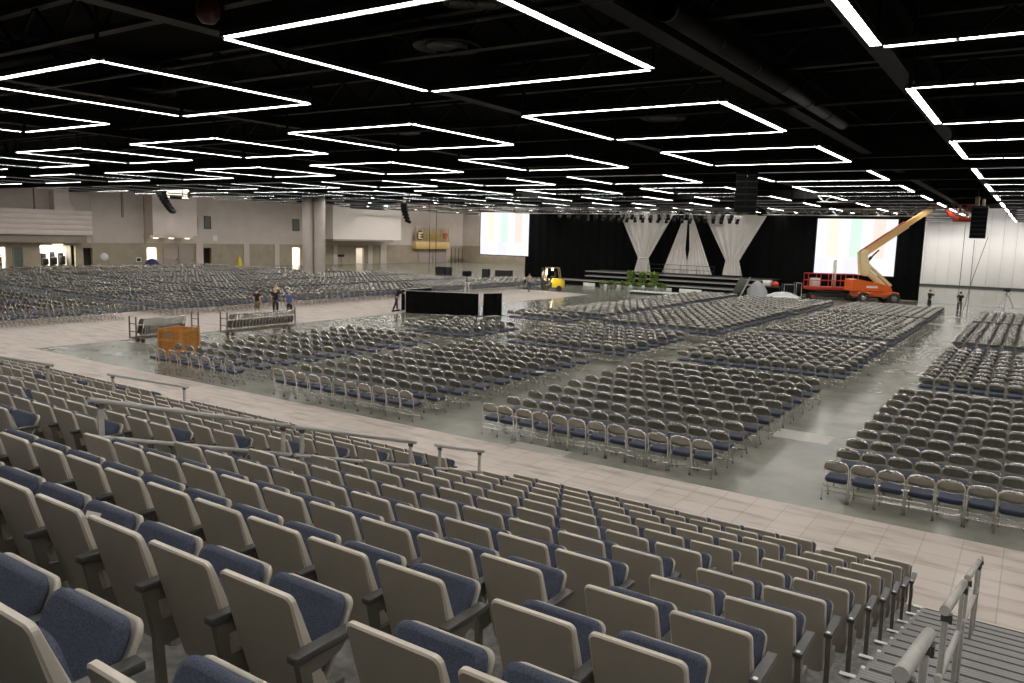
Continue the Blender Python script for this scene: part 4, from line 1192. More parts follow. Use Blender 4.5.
# forklift
p = ony(549.5, 291, 67.0)
t = thing('forklift', 'yellow and black forklift with its lamp on, on the floor left of the stage', 'forklift', (p.x, 67.0, 0), ang + 0.1)
w2 = 0.95
obj('body', MB().prism([(0.15, .34), (1.0, .34), (1.12, .6), (1.12, 1.05), (0.75, 1.22), (0.3, 1.22), (.15, .85)], -.45, .45, 'y'), M_yel, t)
obj('floor_plate', MB().prism([(-.55, .3), (.15, .3), (.15, .85), (.05, .85), (-.1, .55), (-.4, .6), (-.55, 1.0)], -.45, .45, 'y'), M_dark, t)
obj('counterweight', MB().prism([(1.0, .32), (1.38, .42), (1.42, 1.02), (1.12, 1.18), (1.0, 1.1)], -.52, .52, 'y'), M_yel, t)
obj('seat', MB().box(0.1, .55, -.25, .25, 1.33, 1.45, bev=.03).box(.48, .6, -.25, .25, 1.45, 1.9, bev=.03), M_black, t)
mb = MB()
for yy in (-.48, .48):
    mb.bar((-.5, yy, .95), (-.38, yy, 2.25), .07, .07).bar((1.05, yy, 1.15), (.85, yy, 2.25), .07, .07)
for i in range(6): mb.bar((-.4 + i * .25, -.5, 2.27), (-.4 + i * .25, .5, 2.27), .06, .06)
mb.bar((-.42, -.5, 2.27), (.88, -.5, 2.27), .07, .07).bar((-.42, .5, 2.27), (.88, .5, 2.27), .07, .07)
obj('overhead_guard', mb, mat('guard_tan', (.42, .33, .2), .5), t)
mb = MB()
for yy in (-.33, .33): mb.bar((-.72, yy, .1), (-.72, yy, 2.25), .12, .12)
for zz in (.4, 1.2, 2.2): mb.bar((-.72, -.35, zz), (-.72, .35, zz), .1, .1)
obj('mast', mb, M_dark, t)
for yy in (-.25, .25): obj('fork', MB().box(-1.75, -.78, yy - .06, yy + .06, .06, .11).box(-.84, -.78, yy - .06, yy + .06, .06, .7), M_dark, t)
for xx in (-.42, .85):
    for s in (-1, 1): wheel(.3 if xx < 0 else .27, .24, tr(xx, s * .48, .3 if xx < 0 else .27) @ Matrix.Rotation(PI / 2, 4, 'X'), t, M_dark)
obj('work_lamp', MB().ball((.15, -.52, 2.12), .09, .06, .09, 10, 6), emat('lamp_glow', (1, .82, .6), 60), t)
ld = bpy.data.lights.new('forklift_lamp', 'SPOT'); ld.energy = 500; ld.spot_size = 1.8; ld.color = (1, .88, .7); ld.shadow_soft_size = .1
lo = bpy.data.objects.new('forklift_lamp', ld); COL.objects.link(lo); lo.location = (p.x + .1, 66.2, 2.1); lo.rotation_euler = (0.6, 0, 0.4)
# ------------------------------------------------------------------ chair trolleys with folded chairs, crate
fold = MB()
def folded():
    fr = MB(); r = .013
    fr.tube([(-.22, 0, 0.02), (-.22, 0, .62), (-.12, 0, .86), (.12, 0, .86), (.22, 0, .62), (.22, 0, 0.02)], r, 6)
    fr.tube([(-.19, .04, 0.0), (-.19, .03, .6)], r, 6).tube([(.19, .04, 0.0), (.19, .03, .6)], r, 6).tube([(-.19, .04, .12), (.19, .04, .12)], r, 6, False)
    bk = MB().slab(rrect(-.2, .2, .58, .84, .1, 3), -.008, .008, .004, Matrix.Rotation(PI / 2, 4, 'X'))
    st = MB().slab(rrect(-.2, .2, .16, .54, .05, 2), -.03, .0, .012, tr(0, .012, 0) @ Matrix.Rotation(PI / 2, 4, 'X'))
    return fr.mesh('frame', M_steel), bk.mesh('backrest', M_steel), st.mesh('seat', M_cback)
FC = folded()
fp = thing('folded_chair', '', 'chair', (0, 0, 0)); kids(fp, [obj(n, m, None, fp) for n, m in zip(('frame', 'backrest', 'seat'), FC)])
fdone = [False]
M_rust = mat('trolley_steel', (0.17, 0.12, 0.075), 0.55, .3, .3, 6)
def trolley(x, y0, y1, label, n, which, f0, f1):
    t = thing('chair_trolley', label, 'trolley', (x, y0, 0), 0, 'chair trolleys'); L = y1 - y0
    mb = MB()
    for xx in (-.26, .26): mb.bar((xx, 0, .24), (xx, L, .24), .05, .06)
    for q in range(5): mb.bar((-.26, L * q / 4, .24), (.26, L * q / 4, .24), .05, .05)
    obj('base_frame', mb, M_rust, t)
    for yy in (0, L):
        e = MB()
        for xx in (-.26, .26): e.bar((xx, yy, .2), (xx, yy, 1.22), .05, .05)
        for zz in (.55, .9): e.bar((-.26, yy, zz), (.26, yy, zz), .035, .035)
        obj('end_frame', e, M_rust, t)
    for yy in (.35, L - .35):
        for xx in (-.2, .2): obj('caster', MB().lathe([(0, -.03), (.09, -.03), (.1, 0), (.09, .03), (0, .03)], 12, tr(xx, yy, .1) @ Matrix.Rotation(PI / 2, 4, 'Y')).box(xx - .04, xx + .04, yy - .05, yy + .05, .12, .22), M_dark, t)
    for i in range(n):
        lab = 'folded chair standing on the %s, %s from its near end' % (which, ORD[i])
        loc = (x + rnd.uniform(-.02, .02), y0 + f0 + (f1 - f0) * i / (n - 1), .275)
        if not fdone[0]: fp.location = loc; fp['label'] = lab; fp['group'] = 'folded chairs on the ' + which; fdone[0] = True; fp.rotation_euler = (math.radians(-16), 0, 0)
        else:
            r_ = dup(fp, loc, None, lab, 'folded chairs on the ' + which); r_.rotation_euler = (math.radians(-16 if which[0] == 't' else -16), 0, rnd.uniform(-.05, .05))
trolley(-33.6, 19.75, 22.9, 'steel chair trolley partly loaded, just left of the wooden crate', 18, 'trolley by the crate', .24, 2.35)
trolley(-32.75, 23.9, 28.1, 'steel chair trolley fully loaded, near the three standing people', 20, 'trolley near the people', .24, 4.02)
t = thing('wooden_crate', 'orange plywood crate on the floor behind the far left front block', 'crate', (-29.3, 19.2, 0), 0.3)
w = .53
mb = MB()
for a, b, c, d in ((-w, w, -w, -w + .03), (-w, w, w - .03, w), (-w, -w + .03, -w + .03, w - .03), (w - .03, w, -w + .03, w - .03)): mb.box(a, b, c, d, .12, 1.12)
mb.box(-w, w, -w, w, .12, .15)
obj('panels', mb, M_wood, t)
mb = MB()
for sx in (-1, 1):
    for sy in (-1, 1): mb.box(sx * w - .05, sx * w + .05, sy * w - .05, sy * w + .05, .1, 1.16)
for zz in (.14, 1.08):
    for s in (-1, 1): mb.box(-w, w, s * (w + .015) - .02, s * (w + .015) + .02, zz - .05, zz + .05).box(s * (w + .015) - .02, s * (w + .015) + .02, -w, w, zz - .05, zz + .05)
mb.box(-w, w, -w - .035, -w - .0, .62, .70)
obj('battens', mb, mat('crate_batten', (0.56, .26, .06), .6, 0, .2, 6), t)
obj('label_sheet', MB().box(-.25, .1, -w - .012, -w - .002, .78, .98), mat('crate_label', (.3, .24, .18), .7), t)
obj('skids', MB().box(-w, w, -w, -w + .12, 0, .12).box(-w, w, w - .12, w, 0, .12), mat('crate_batten', (0.56, .26, .06)), t)
# ------------------------------------------------------------------ black draped enclosure
def pipe_drape(p, q, h, label, n):
    t = thing('drape_panel', label, 'drape', (p.x, p.y, 0)); d = (q - p); d.z = 0; L = d.length; t.rotation_euler = (0, 0, math.atan2(d.y, d.x))
    obj('cloth', fold_cloth(0.03, L - .03, 0, 0.02, h - .03, .09, .045, n), M_blackcloth, t)
    obj('top_pipe', MB().tube([(0, 0.03, h - .02), (L, 0.03, h - .02)], .022, 6), M_alu, t)
    k = max(1, round(L / 2.6))
    for i in range(k + 1):
        o = obj('upright', MB().tube([(L * i / k, .06, 0), (L * i / k, .06, h)], .025, 6), M_alu, t)
        obj('base_plate', MB().box(L * i / k - .2, L * i / k + .2, -.14, .26, 0, .012), M_dark, o)
pipe_drape(onz(405, 313), onz(478.5, 316.5), 1.52, 'long black drape wall around the mixing position behind the chairs', 4)
pipe_drape(onz(483, 316.3), onz(502, 315.5), 1.52, 'short separate black drape panel right of the long drape wall', 6)
pipe_drape(onz(401.5, 310.5), Vector((-36.2, 43.9, 0)), 1.45, 'black drape wall closing the left side of the mixing position', 8)
# ------------------------------------------------------------------ loudspeakers and cases at floor level
def case(px, py, y, w, h, d, name, label, cat):
    p = ony(px, py, y)
    t = thing(name, label, cat, (p.x, y, 0), 0.4)
    obj('cabinet', MB().box(-w / 2, w / 2, -d / 2, d / 2, 0.06, h, bev=.02), M_black, t)
    obj('front_grille', MB().box(-w / 2 + .05, w / 2 - .05, -d / 2 - .02, -d / 2, .12, h - .06), mat('speaker_grille', (0.022, 0.022, 0.024), 0.5), t)
    obj('skids', MB().box(-w / 2, w / 2, -d / 2, -d / 2 + .1, 0, .06).box(-w / 2, w / 2, d / 2 - .1, d / 2, 0, .06), M_rubber, t)
case(441, 274, 78, 1.3, 1.15, 1, 'bass_speaker', 'black floor speaker below the gold sign', 'speaker')
case(449.5, 274, 78.3, .5, 1.15, .8, 'bass_speaker', 'slim black floor speaker right of the one below the gold sign', 'speaker')
case(486, 276, 80, .9, 1.1, .9, 'bass_speaker', 'small square black floor speaker under the left screen', 'speaker')
case(504, 277, 81, 2.1, 1.0, 1, 'equipment_case', 'long black case on the floor under the left screen', 'case')
for i, (px, w, h, m) in enumerate(((787.5, 1.0, 1.3, M_black), (797, .5, 1.5, M_black))):
    p = ony(px, 298, 80.3); t = thing('road_case', ('open' if i == 0 else 'tall') + ' black flight case left of the scissor lift', 'case', (p.x, 80.3, 0), .5)
    obj('body', MB().box(-w / 2, w / 2, -.4, .4, .12, h, bev=.03), m, t)
    mb = MB()
    for sx in (-1, 1):
        for sy in (-1, 1): mb.bar((sx * w / 2, sy * .4, .12), (sx * w / 2, sy * .4, h), .05, .05)
    for zz in (.14, h - .02):
        for sy in (-1, 1): mb.bar((-w / 2, sy * .4, zz), (w / 2, sy * .4, zz), .05, .05)
    obj('metal_edges', mb, M_alu, t)
    for sx in (-1, 1):
        for sy in (-1, 1): obj('caster', MB().lathe([(0, -.03), (.06, -.03), (.06, .03), (0, .03)], 10, tr(sx * (w / 2 - .1), sy * .3, .06) @ Matrix.Rotation(PI / 2, 4, 'Y')), M_dark, t)
# bundled white covers and the red-topped cart beside the ramp
def lump(px, y, rx, ry, h, m, name, label, cat, seed):
    p = ony(px, 295, y); r = random.Random(seed); mb = MB(); n, k = 16, 7; vs = []; fs = []
    for i in range(k + 1):
        a = PI / 2 * i / k
        for j in range(n):
            q = 2 * PI * j / n; s = 1 + .16 * math.sin(j * 2.3 + i) + r.uniform(-.06, .06)
            vs.append((rx * math.cos(a) * math.cos(q) * s, ry * math.cos(a) * math.sin(q) * s, h * math.sin(a) * (1 + r.uniform(-.05, .05))))
    for i in range(k):
        for j in range(n): fs.append((i * n + j, i * n + (j + 1) % n, (i + 1) * n + (j + 1) % n, (i + 1) * n + j))
    fs.append(tuple(k * n + j for j in range(n)))
    mb.add(vs, fs, True); o = obj(name, mb, m, None, (p.x, y, 0)); return tag(o, label, cat)
lump(757, 77.5, .95, .7, 1.55, mat('cover_grey', (.42, .42, .42), .8), 'covered_equipment', 'grey cloth-covered equipment right of the leaning ramp', 'covered equipment', 3)
lump(783, 77.0, 1.5, .6, .7, mat('cover_white', (.72, .72, .72), .8), 'cloth_bundle', 'white cloth bundle on the floor behind the centre chairs', 'cloth', 5)
p = ony(770, 290, 79.5)
t = thing('utility_cart', 'small cart with white load and red lid by the curtain', 'cart', (p.x, 79.5, 0))
obj('tray', MB().box(-1.1, 1.1, -.4, .4, .9, 1.05, bev=.02), M_dark, t)
obj('white_load', MB().box(-.7, .1, -.3, .3, 1.05, 1.6, bev=.04), M_white, t)
obj('red_lid', MB().lathe([(0, 0), (.36, 0), (.38, .2), (.3, .42), (0, .5)], 14, tr(.45, 0, 1.05)), M_red, t)
for sx in (-1, 1):
    for sy in (-1, 1): obj('leg', MB().bar((sx * 1.0, sy * .34, 0), (sx * 1.0, sy * .34, .9), .06, .06), M_dark, t)
# camera tripods
def tripod(px, y, h, s, label, m=None, head='camera'):
    p = ony(px, 300, y); t = thing('camera_tripod', label, 'tripod', (p.x, y, 0))
    for k in range(3):
        a = 2 * PI * k / 3 + .4
        obj('leg', MB().tube([(s * .55 * math.cos(a), s * .55 * math.sin(a), 0), (.06 * math.cos(a), .06 * math.sin(a), h * .72)], .045 * s, 6), m or M_dark, t)
    obj('column', MB().tube([(0, 0, h * .6), (0, 0, h * .86)], .05, 8), M_dark, t)
    c = obj('video_camera', MB().box(-.22 * s, .22 * s, -.35 * s, .3 * s, h * .86, h, bev=.02).tube([(0, .3 * s, h * .93), (0, .55 * s, h * .93)], .09 * s, 10), M_black, t)
    obj('pan_handle', MB().tube([(.1, -.2, h * .86), (.3 * s, -.7 * s, h * .72)], .02, 6), M_dark, c)
    return t
tripod(1006, 85.0, 1.75, 1.25, 'camera tripod standing alone before the white partition wall', M_white)
p = onz(468, 314)
tripod(466.5, 44.5, 2.75, .9, 'video camera on a tall tripod rising behind the long black drape', M_rail)
p = onx(341, 268, -88)
t = thing('sign_stand', 'black sign on a thin pole standing beyond the column', 'sign', (p.x, p.y, 0))
obj('base_plate', MB().lathe([(0, 0), (.3, 0), (.3, .04), (0, .06)], 14), M_dark, t); obj('pole', MB().tube([(0, 0, .04), (0, 0, 1.5)], .04, 6), M_dark, t)
obj('board', MB().box(-.06, .06, -.62, .62, 1.42, 1.75, bev=.01), M_black, t)
# stacked dark stanchions in the lit doorway, wet-floor cone, blue cover, rigging stands
yy0 = wy(54); yy1 = wy(74)
for i in range(4):
    y = yy0 - .3 + (yy1 - yy0 + .6) * i / 3
    o = obj('stacked_chairs', MB().box(-.4, .4, -.32, .32, 0, .45, bev=.03).box(-.38, -.2, -.3, .3, .45, 1.85 + .15 * (i % 2), bev=.05).box(-.2, .38, -.3, .3, .5, 1.3 + .12 * i, bev=.1), M_black, None, (WX - 1.4, y, 0))
    tag(o, 'dark stacked seating inside the wide lit doorway, %s from the left' % ORD[i], 'stack', 'dark stacks in the lit doorway')
p = onx(239.5, 266, -91)
t = thing('wet_floor_sign', 'yellow folding floor sign standing before the block wall', 'sign', (-91, p.y, 0))
for s in (-1, 1): obj('board', MB().prism([(-.32, 0), (.32, 0), (.22, 1.25), (.1, 1.4), (-.1, 1.4), (-.22, 1.25)], -.03, .03, 'x', tr(s * .28, 0, 0) @ Matrix.Rotation(-s * .2, 4, 'Y')), M_yel, t)
o = lump(145, 58, .9, .9, 1.25, mat('cover_blue', (.05, .04, .16), .7), 'covered_bin', 'blue-covered bin against the wall by the narrow lit doorway', 'bin', 8); o.location = (-91.5, wy(145), 0)
for i, v in enumerate((451.5, 455, 458.5, 462)):
    p = onx(v, 263, -92); 
    t = thing('rigging_stand', 'tall dark folded stand leaning by the wall right of the gold sign, %s' % ORD[i], 'stand', (-92, p.y, 0), 0, 'folded stands by the back corner')
    obj('mast', MB().tube([(0, 0, .1), (0, 0, 2.7)], .05, 6), M_dark, t)
    obj('base_legs', MB().tube([(-.5, -.4, 0), (0, 0, .9), (.5, .4, 0)], .04, 6).tube([(-.5, .5, 0), (0, 0, .9), (.5, -.5, 0)], .04, 6), M_dark, t)
# hanging cables
for i, (px, top, bot, y) in enumerate(((430, 203, 271, 75), (436.5, 203, 272, 75), (965.5, 225, 305, 66), (974.5, 240, 308, 62), (962, 300, 240, 64))):
    a = ony(px, top, y); b = ony(px if i != 4 else 976, bot, y)
    if i == 2: b.z = 0.02
    if i == 3: b.z = 0.02
    z0, z1 = (0.02, 8.6) if i < 2 else ((0.02, a.z) if i < 4 else (0.02, 6.1))
    pts = [(0, 0, 0.0), (0.02, 0, (z1 - z0) / 2), (0, 0, z1 - z0)] if i < 4 else [(0, 0, 0), (.5, -.6, 3.0), (1.25, -1.7, 6.08)]
    if i < 2: pts[-1] = (0, 0, CEIL - .04)
    o = obj('hanging_cable', MB().tube(pts, .035 if i < 2 else .02, 6), M_dark, None, ((a.x, y, 0.02)))
    tag(o, ['left of two dark pipes hanging in front of the gold sign', 'right of two dark pipes hanging in front of the gold sign', 'thin cable dropping from the lift basket to the floor', 'thin chain dropping straight from the right line array', 'slack slanting cable beside the right line array'][i], 'cable')
# pale floor plate and further pale rectangles on the floor
for i, (px, py, w, d) in enumerate(((803, 436.5, 1.5, 1.1), (958, 317.5, 2.6, .9), (948, 325, 2.8, .8), (540, 449, 1.6, .5), (985, 306.5, 3, 1.0))):
    p = onz(px, py); struct('floor_plate' if i == 0 else 'floor_plate.%03d' % i, MB().slab(rrect(-w / 2, w / 2, -d / 2, d / 2, .03, 2), 0, .006, .002), mat('floor_patch_pale', (.5, .48, .42), .35), (p.x, p.y, 0.0))
struct('trim_floor_joint', MB().box(-16, 30, 84.9, 85.1, 0, .006), M_gap)
# papers
sx, sy, sz = SEATPOS[(0, 9, 4)] if (0, 9, 4) in SEATPOS else (0, 0, 0)
# ------------------------------------------------------------------ people
def skin_mesh(name, joints, edges, m, parent=None, sub=1, root=0):
    me = bpy.data.meshes.new(name)
    me.from_pydata([j[:3] for j in joints], edges, [])
    o = bpy.data.objects.new(name, me); COL.objects.link(o)
    md = o.modifiers.new('Skin', 'SKIN'); md.use_smooth_shade = True
    lay = me.skin_vertices[0].data
    for i, j in enumerate(joints):
        r = j[3] if isinstance(j[3], tuple) else (j[3], j[3]); lay[i].radius = r; lay[i].use_root = (i == root)
    if sub: s = o.modifiers.new('Sub', 'SUBSURF'); s.levels = sub; s.render_levels = sub
    dg = bpy.context.evaluated_depsgraph_get(); dg.update()
    me2 = bpy.data.meshes.new_from_object(o.evaluated_get(dg))
    o.modifiers.clear(); o.data = me2; me2.materials.clear(); me2.materials.append(m)
    for p in me2.polygons: p.use_smooth = True
    if parent is not None: o.parent = parent
    return o
M_skin = mat('skin', (0.50, 0.29, 0.20), 0.55)
def person(loc, face, label, shirt, trousers, hair, h=1.75, pose='stand', shorts=False, hairlen=0.0, sleeves=0.5, cap=None):
    """figure looking along local +y; loc = ground between the feet"""
    k = h / 1.75
    J = {}
    J['pel'] = (0, 0, .95, (.135, .10)); J['waist'] = (0, .01, 1.10, (.125, .09)); J['chest'] = (0, .0, 1.30, (.15, .105)); J['upper'] = (0, -.01, 1.43, (.10, .08))
    J['neck'] = (0, .0, 1.51, .052); J['jaw'] = (0, .02, 1.575, .068); J['head'] = (0, .012, 1.655, .088); J['crown'] = (0, .0, 1.715, .062)
    arms = {-1: [(.19, -.01, 1.41), (.235, -.03, 1.13), (.235, .07, .90), (.235, .10, .80)], 1: [(.19, -.01, 1.41), (.235, -.03, 1.13), (.235, .07, .90), (.235, .10, .80)]}
    legs = {-1: [(.095, 0, .90), (.105, .02, .50), (.11, -.02, .09)], 1: [(.095, 0, .90), (.105, .02, .50), (.11, -.02, .09)]}
    if pose == 'handhead': arms[1] = [(.19, -.01, 1.41), (.36, .06, 1.52), (.20, .05, 1.72), (.12, .02, 1.78)]
    if pose == 'walk':
        legs[-1] = [(.095, .02, .90), (.10, .22, .52), (.10, .26, .10)]; legs[1] = [(.095, -.02, .90), (.10, -.06, .50), (.10, -.34, .16)]
        arms[-1] = [(.19, -.01, 1.41), (.24, -.14, 1.15), (.24, -.16, .92), (.24, -.14, .82)]; arms[1] = [(.19, -.01, 1.41), (.24, .08, 1.14), (.22, .26, .98), (.21, .33, .92)]
    if pose == 'lean':
        for q in ('waist', 'chest', 'upper', 'neck', 'jaw', 'head', 'crown'):
            a = J[q]; s = (a[2] - .95); J[q] = (a[0], a[1] + s * .30, a[2] - s * .03, a[3])
        for s in (-1, 1):
            arms[s] = [(.19, .12, 1.38), (.24, .28, 1.16), (.20, .46, 1.18), (.18, .55, 1.2)]
            legs[s] = [(.095, 0, .90), (.10, -.02 - .12 * s, .50), (.11, -.10 - .22 * s, .09)]
    if pose == 'raise':
        for s in (-1, 1): arms[s] = [(.19, -.01, 1.41), (.25, .10, 1.25), (.15, .32, 1.38), (.12, .38, 1.44)]
    names = list(J); V = [J[n] for n in names]; V[0] = (*V[0][:3], (.10, .075)); V[1] = (*V[1][:3], (.105, .075)); ix = {n: i for i, n in enumerate(names)}
    E = [(ix[a], ix[b]) for a, b in zip(names[:-1], names[1:])]
    for s in (-1, 1):
        pr = ix['upper']
        for q, (x, y, z) in enumerate(arms[s]):
            V.append((s * x, y, z, (.062, .046, .034, .03)[q])); E.append((pr, len(V) - 1)); pr = len(V) - 1
        # hand: palm and five fingers
        w = Vector(arms[s][3]); e = Vector(arms[s][2]); d = (w - e).normalized(); w.x *= s; d.x *= s
        palm = w + d * .07; V.append((*palm, (.036, .018))); E.append((pr, len(V) - 1)); pb = len(V) - 1
        side = d.cross(Vector((1, 0, 0))).normalized() if abs(d.x) < .9 else Vector((0, 1, 0))
        for f in range(4):
            off = side * (f - 1.5) * .021; a = palm + off + d * .05; b = palm + off * 1.1 + d * (.085 + (.012, .02, .016, 0)[f]) + Vector((-s * .012, 0, 0))
            V.append((*a, .0095)); E.append((pb, len(V) - 1)); V.append((*b, .008)); E.append((len(V) - 2, len(V) - 1))
        a = w + d * .05 + side * .045; b = a + d * .04 + side * .012; V.append((*a, .011)); E.append((pr, len(V) - 1)); V.append((*b, .009)); E.append((len(V) - 2, len(V) - 1))
        pr = ix['pel']
        for q, (x, y, z) in enumerate(legs[s]):
            V.append((s * x, y, z, (.088, .058, .04)[q])); E.append((pr, len(V) - 1)); pr = len(V) - 1
        x, y, z = legs[s][2]; V.append((s * x, y + .10, z - .045, (.04, .03))); E.append((pr, len(V) - 1))
    body = skin_mesh('person', V, E, M_skin)
    body.location = loc; body.rotation_euler = (0, 0, face); body.scale = (k, k, k); tag(body, label, 'person')
    # shirt
    V = [(*J[n][:3], tuple(r * 1.12 + .006 for r in (J[n][3] if isinstance(J[n][3], tuple) else (J[n][3],) * 2))) for n in ('pel', 'waist', 'chest', 'upper')]
    V[0] = (V[0][0], V[0][1], V[0][2] - .06, (V[0][3][0] * 1.2, V[0][3][1] * 1.25)); V[3] = (*V[3][:3], (.105, .086)); E = [(0, 1), (1, 2), (2, 3)]
    for s in (-1, 1):
        a = arms[s]; V.append((s * a[0][0], a[0][1], a[0][2], .075)); E.append((3, len(V) - 1))
        p = Vector(a[0]).lerp(Vector(a[1]), min(1, sleeves * 1.3)); V.append((s * p.x, p.y, p.z, .064)); E.append((len(V) - 2, len(V) - 1))
        if sleeves > .9:
            p = Vector(a[1]).lerp(Vector(a[2]), .9); V.append((s * p.x, p.y, p.z, .046)); E.append((len(V) - 2, len(V) - 1))
    skin_mesh('shirt', V, E, shirt, body)
    V = [(J['pel'][0], J['pel'][1], J['pel'][2] + .06, (.175, .14)), (*J['pel'][:3], (.185, .145))]; E = [(0, 1)]
    for s in (-1, 1):
        l = legs[s]; V.append((s * l[0][0], l[0][1], l[0][2] - .02, .105)); E.append((1, len(V) - 1)); e = len(V) - 1
        V.append((s * l[1][0], l[1][1], l[1][2] + (-.02 if shorts else 0), .084 if shorts else .072)); E.append((e, len(V) - 1))
        if not shorts: V.append((s * l[2][0], l[2][1], l[2][2] + .02, .062)); E.append((len(V) - 2, len(V) - 1))
    skin_mesh('trousers', V, E, trousers, body)
    for s in (-1, 1):
        x, y, z = legs[s][2]
        obj('shoe', MB().slab([(s * x + px_ * .052, y + py_) for px_, py_ in ((-.8, -.09), (.8, -.09), (1, 0), (1, .12), (.5, .2), (-.5, .2), (-1, .12), (-1, 0))], z - .09, z + .015, .03), M_black, body)
    hx, hy, hz = J['head'][:3]
    hb = MB().ball((hx, hy - .016, hz + .028), .098, .106, .098, 12, 8)
    if hairlen: hb.ball((hx, hy - .07, hz - .06), .085, .05, .05 + hairlen, 10, 7)
    obj('hair', hb, hair, body)
    fx = MB()
    for s in (-1, 1): fx.ball((hx + s * .034, hy + .082, hz + .005), .014, .009, .010, 8, 5)
    obj('eyes', fx, mat('eye_dark', (.02, .015, .012), .3), body)
    obj('nose', MB().prism([(-.014, -.03), (.014, -.03), (.0, .02)], hy + .075, hy + .108, 'y', tr(hx, 0, hz)), M_skin, body)
    obj('mouth', MB().box(hx - .024, hx + .024, hy + .078, hy + .086, hz - .065, hz - .057), mat('lip', (.3, .12, .1), .5), body)
    for s in (-1, 1): obj('ear', MB().ball((hx + s * .092, hy + .0, hz), .012, .022, .032, 8, 5), M_skin, body)
    return body
Mb = mat('shirt_black', (.014, .014, .016), .85); Mk = mat('trousers_khaki', (.19, .17, .10), .85); Mbl = mat('shirt_blue', (.075, .14, .34), .8)
Mn = mat('shorts_dark', (.02, .022, .03), .85); Mtan = mat('shirt_tan', (.42, .37, .28), .85); Mj = mat('jeans_blue', (.05, .075, .13), .85)
Hb = mat('hair_brown', (.035, .02, .012), .6); Hbl = mat('hair_blond', (.55, .36, .14), .55); Hg = mat('hair_grey', (.42, .34, .25), .6); Hr = mat('hair_red', (.22, .08, .05), .6)
FV = math.atan2(_f.y, _f.x) - PI / 2          # facing away from the stand
def pp_(px, y, X=None): p = ony(px, 300, y); return (p.x, y, 0)
person((onx(257, 312, -39.0).x, onx(257, 312, -39.0).y, 0.008), FV - .3, 'person in black shirt and khaki shorts, back turned, left of the three by the trolley', Mb, Mk, Hb, 1.72, 'stand', True)
person((-38.6, onx(275.5, 310, -38.6).y, 0.008), FV + .1, 'blond person in black with one hand on the head, middle of the three', Mb, Mn, Hbl, 1.75, 'handhead', False, .08)
person((-36.9, onx(289.5, 312, -36.9).y, 0.008), FV - .15, 'person in blue shirt and dark shorts standing right of the three by the trolley', Mbl, Mn, Hg, 1.72, 'stand', True)
p = onz(403.5, 312)
person((p.x - .55, p.y - .1, 0.008), FV - .9, 'person in dark clothes leaning over the left end of the drape wall', Mb, Mn, Hr, 1.8, 'lean', False, 0, .95)
p = onz(529, 292)
b = person((p.x, p.y, 0), FV - .15, 'person in tan shirt and jeans walking towards the forklift', Mtan, Mj, Hb, 1.78, 'walk', False, 0, .5)
p = onz(928.5, 310)
person((p.x, p.y, 0), FV - 1.2, 'person in black standing beside the right end of the curtain', Mb, Mn, Hb, 1.72, 'raise', False, 0, .95)
p = onz(959, 312.5)
person((p.x, p.y, 0), FV - .2, 'person in dark clothes standing on open floor below the lift basket', Mb, mat('trousers_plum', (.05, .035, .05), .85), Hb, 1.72, 'raise', False, 0, .95)
p = onx(2, 268, -93.6)
person((-93.8, p.y, 0), FV - .4, 'person in dark clothes standing in the lit doorway at the far left edge', Mb, Mn, Hb, 1.75)
# shoulder bag of the walker, papers left behind
p = onz(527.8, 292)
o = obj('shoulder_bag', MB().box(-.09, .09, -.2, .2, 0, .34, bev=.03), M_black, None, (onz(529, 292).x - .33, onz(529, 292).y - .12, .82)); tag(o, 'black bag carried at the hip of the walking person', 'bag')
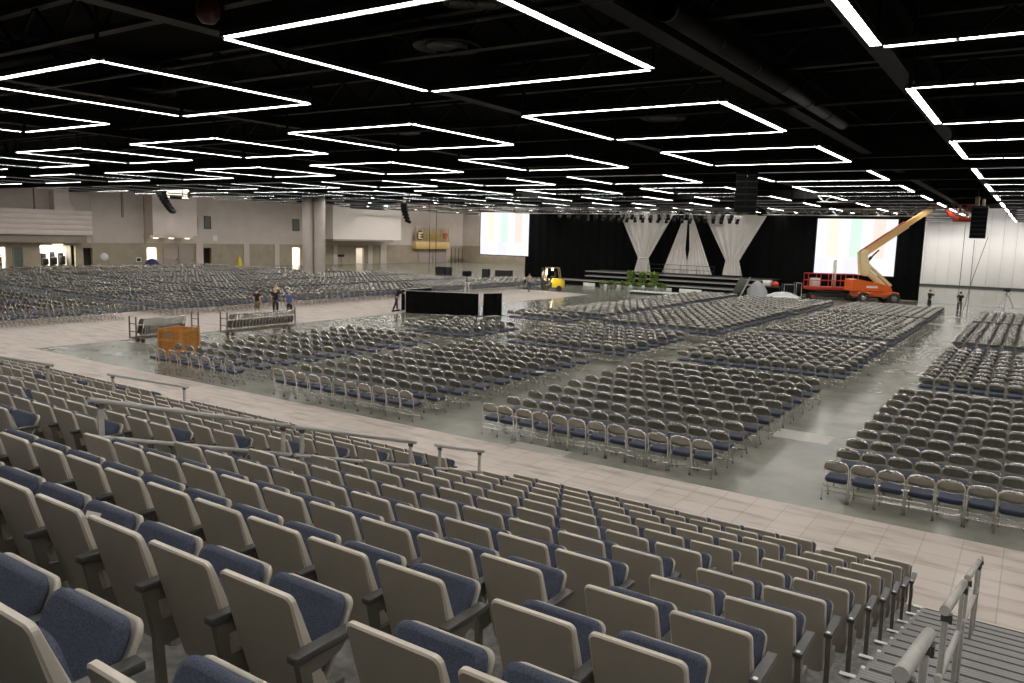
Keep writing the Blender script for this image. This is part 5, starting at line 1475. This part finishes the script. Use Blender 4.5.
# sheet of paper on a cushion in the near rows
if (0, 9, 5) in SEATPOS:
    best = min(SEATPOS.items(), key=lambda kv: (proj((kv[1][0], kv[1][1] + .24, kv[1][2] + .66))[0] - 99) ** 2 + (proj((kv[1][0], kv[1][1] + .24, kv[1][2] + .66))[1] - 521) ** 2)
    x, y, z = best[1]
    o = obj('paper_sheet', MB().box(-.05, .05, -.004, .0, 0, .1), M_white, None, (x + .05, y + .135, z + .66)); o.rotation_euler = (math.radians(-27), 0, .2)
    tag(o, 'small white paper left on a seat cushion at lower left', 'paper')
for i, (px, py) in enumerate(((540, 372.0), (437, 368.5))):
    p = onz(px, py, .5); o = obj('paper_sheet', MB().box(-.15, .15, -.11, .11, 0, .006), M_white, None, (p.x, p.y, .502)); o.rotation_euler = (0, 0, .5)
    tag(o, 'white paper on a folding chair seat at the %s of the left middle block' % ('right side' if i == 0 else 'centre'), 'paper')
# ------------------------------------------------------------------ unseen spots added under the roof to brighten walls and stage
def fill_spot(loc, aim, energy, col=(1, .96, .92), size=2.2):
    ld = bpy.data.lights.new('added_fill', 'SPOT'); ld.energy = energy; ld.spot_size = size; ld.spot_blend = 0.9; ld.color = col; ld.shadow_soft_size = .35
    o = bpy.data.objects.new('added_fill', ld); COL.objects.link(o); o.location = loc
    d = Vector(aim) - Vector(loc); o.rotation_euler = d.to_track_quat('-Z', 'Y').to_euler()
for i in range(7): fill_spot((WX + 13, 42 + i * 13, 9.9), (WX, 42 + i * 13, 4.0), FILL_L * (0.45, 0.5, 0.7, 0.9, 1.1, 1.2, 1.1)[i])
for i in range(4): fill_spot((-14 + i * 9, WY - 16, 9.9), (-14 + i * 9, WY, 3.0), FILL_R)
for i in range(3): fill_spot((-84 + i * 11, WY - 9, 9.9), (-84 + i * 11, WY, 4.0), FILL_L)
for i, x in enumerate((-50, -40, -30, -20)): fill_spot((x + 4, 70, 9.9), (x, 86, 3.5), FILL_STAGE, (1, .97, .93), 1.9)
# ------------------------------------------------------------------ world and view
w = bpy.data.worlds.new('hall_air'); SC.world = w; w.use_nodes = True
w.node_tree.nodes['Background'].inputs[0].default_value = (0.02, 0.02, 0.02, 1)
SC.view_settings.view_transform = 'Standard'; SC.view_settings.look = 'None'
SC.view_settings.gamma = 1.0; SC.view_settings.use_curve_mapping = False
SC.view_settings.exposure = EXPO
SC.cycles.use_denoising = True
SC.cycles.max_bounces = 6; SC.cycles.diffuse_bounces = 3; SC.cycles.glossy_bounces = 3
SC.cycles.sample_clamp_indirect = 6.0
SC.cycles.use_light_tree = True
SC.cycles.caustics_reflective = False; SC.cycles.caustics_refractive = False
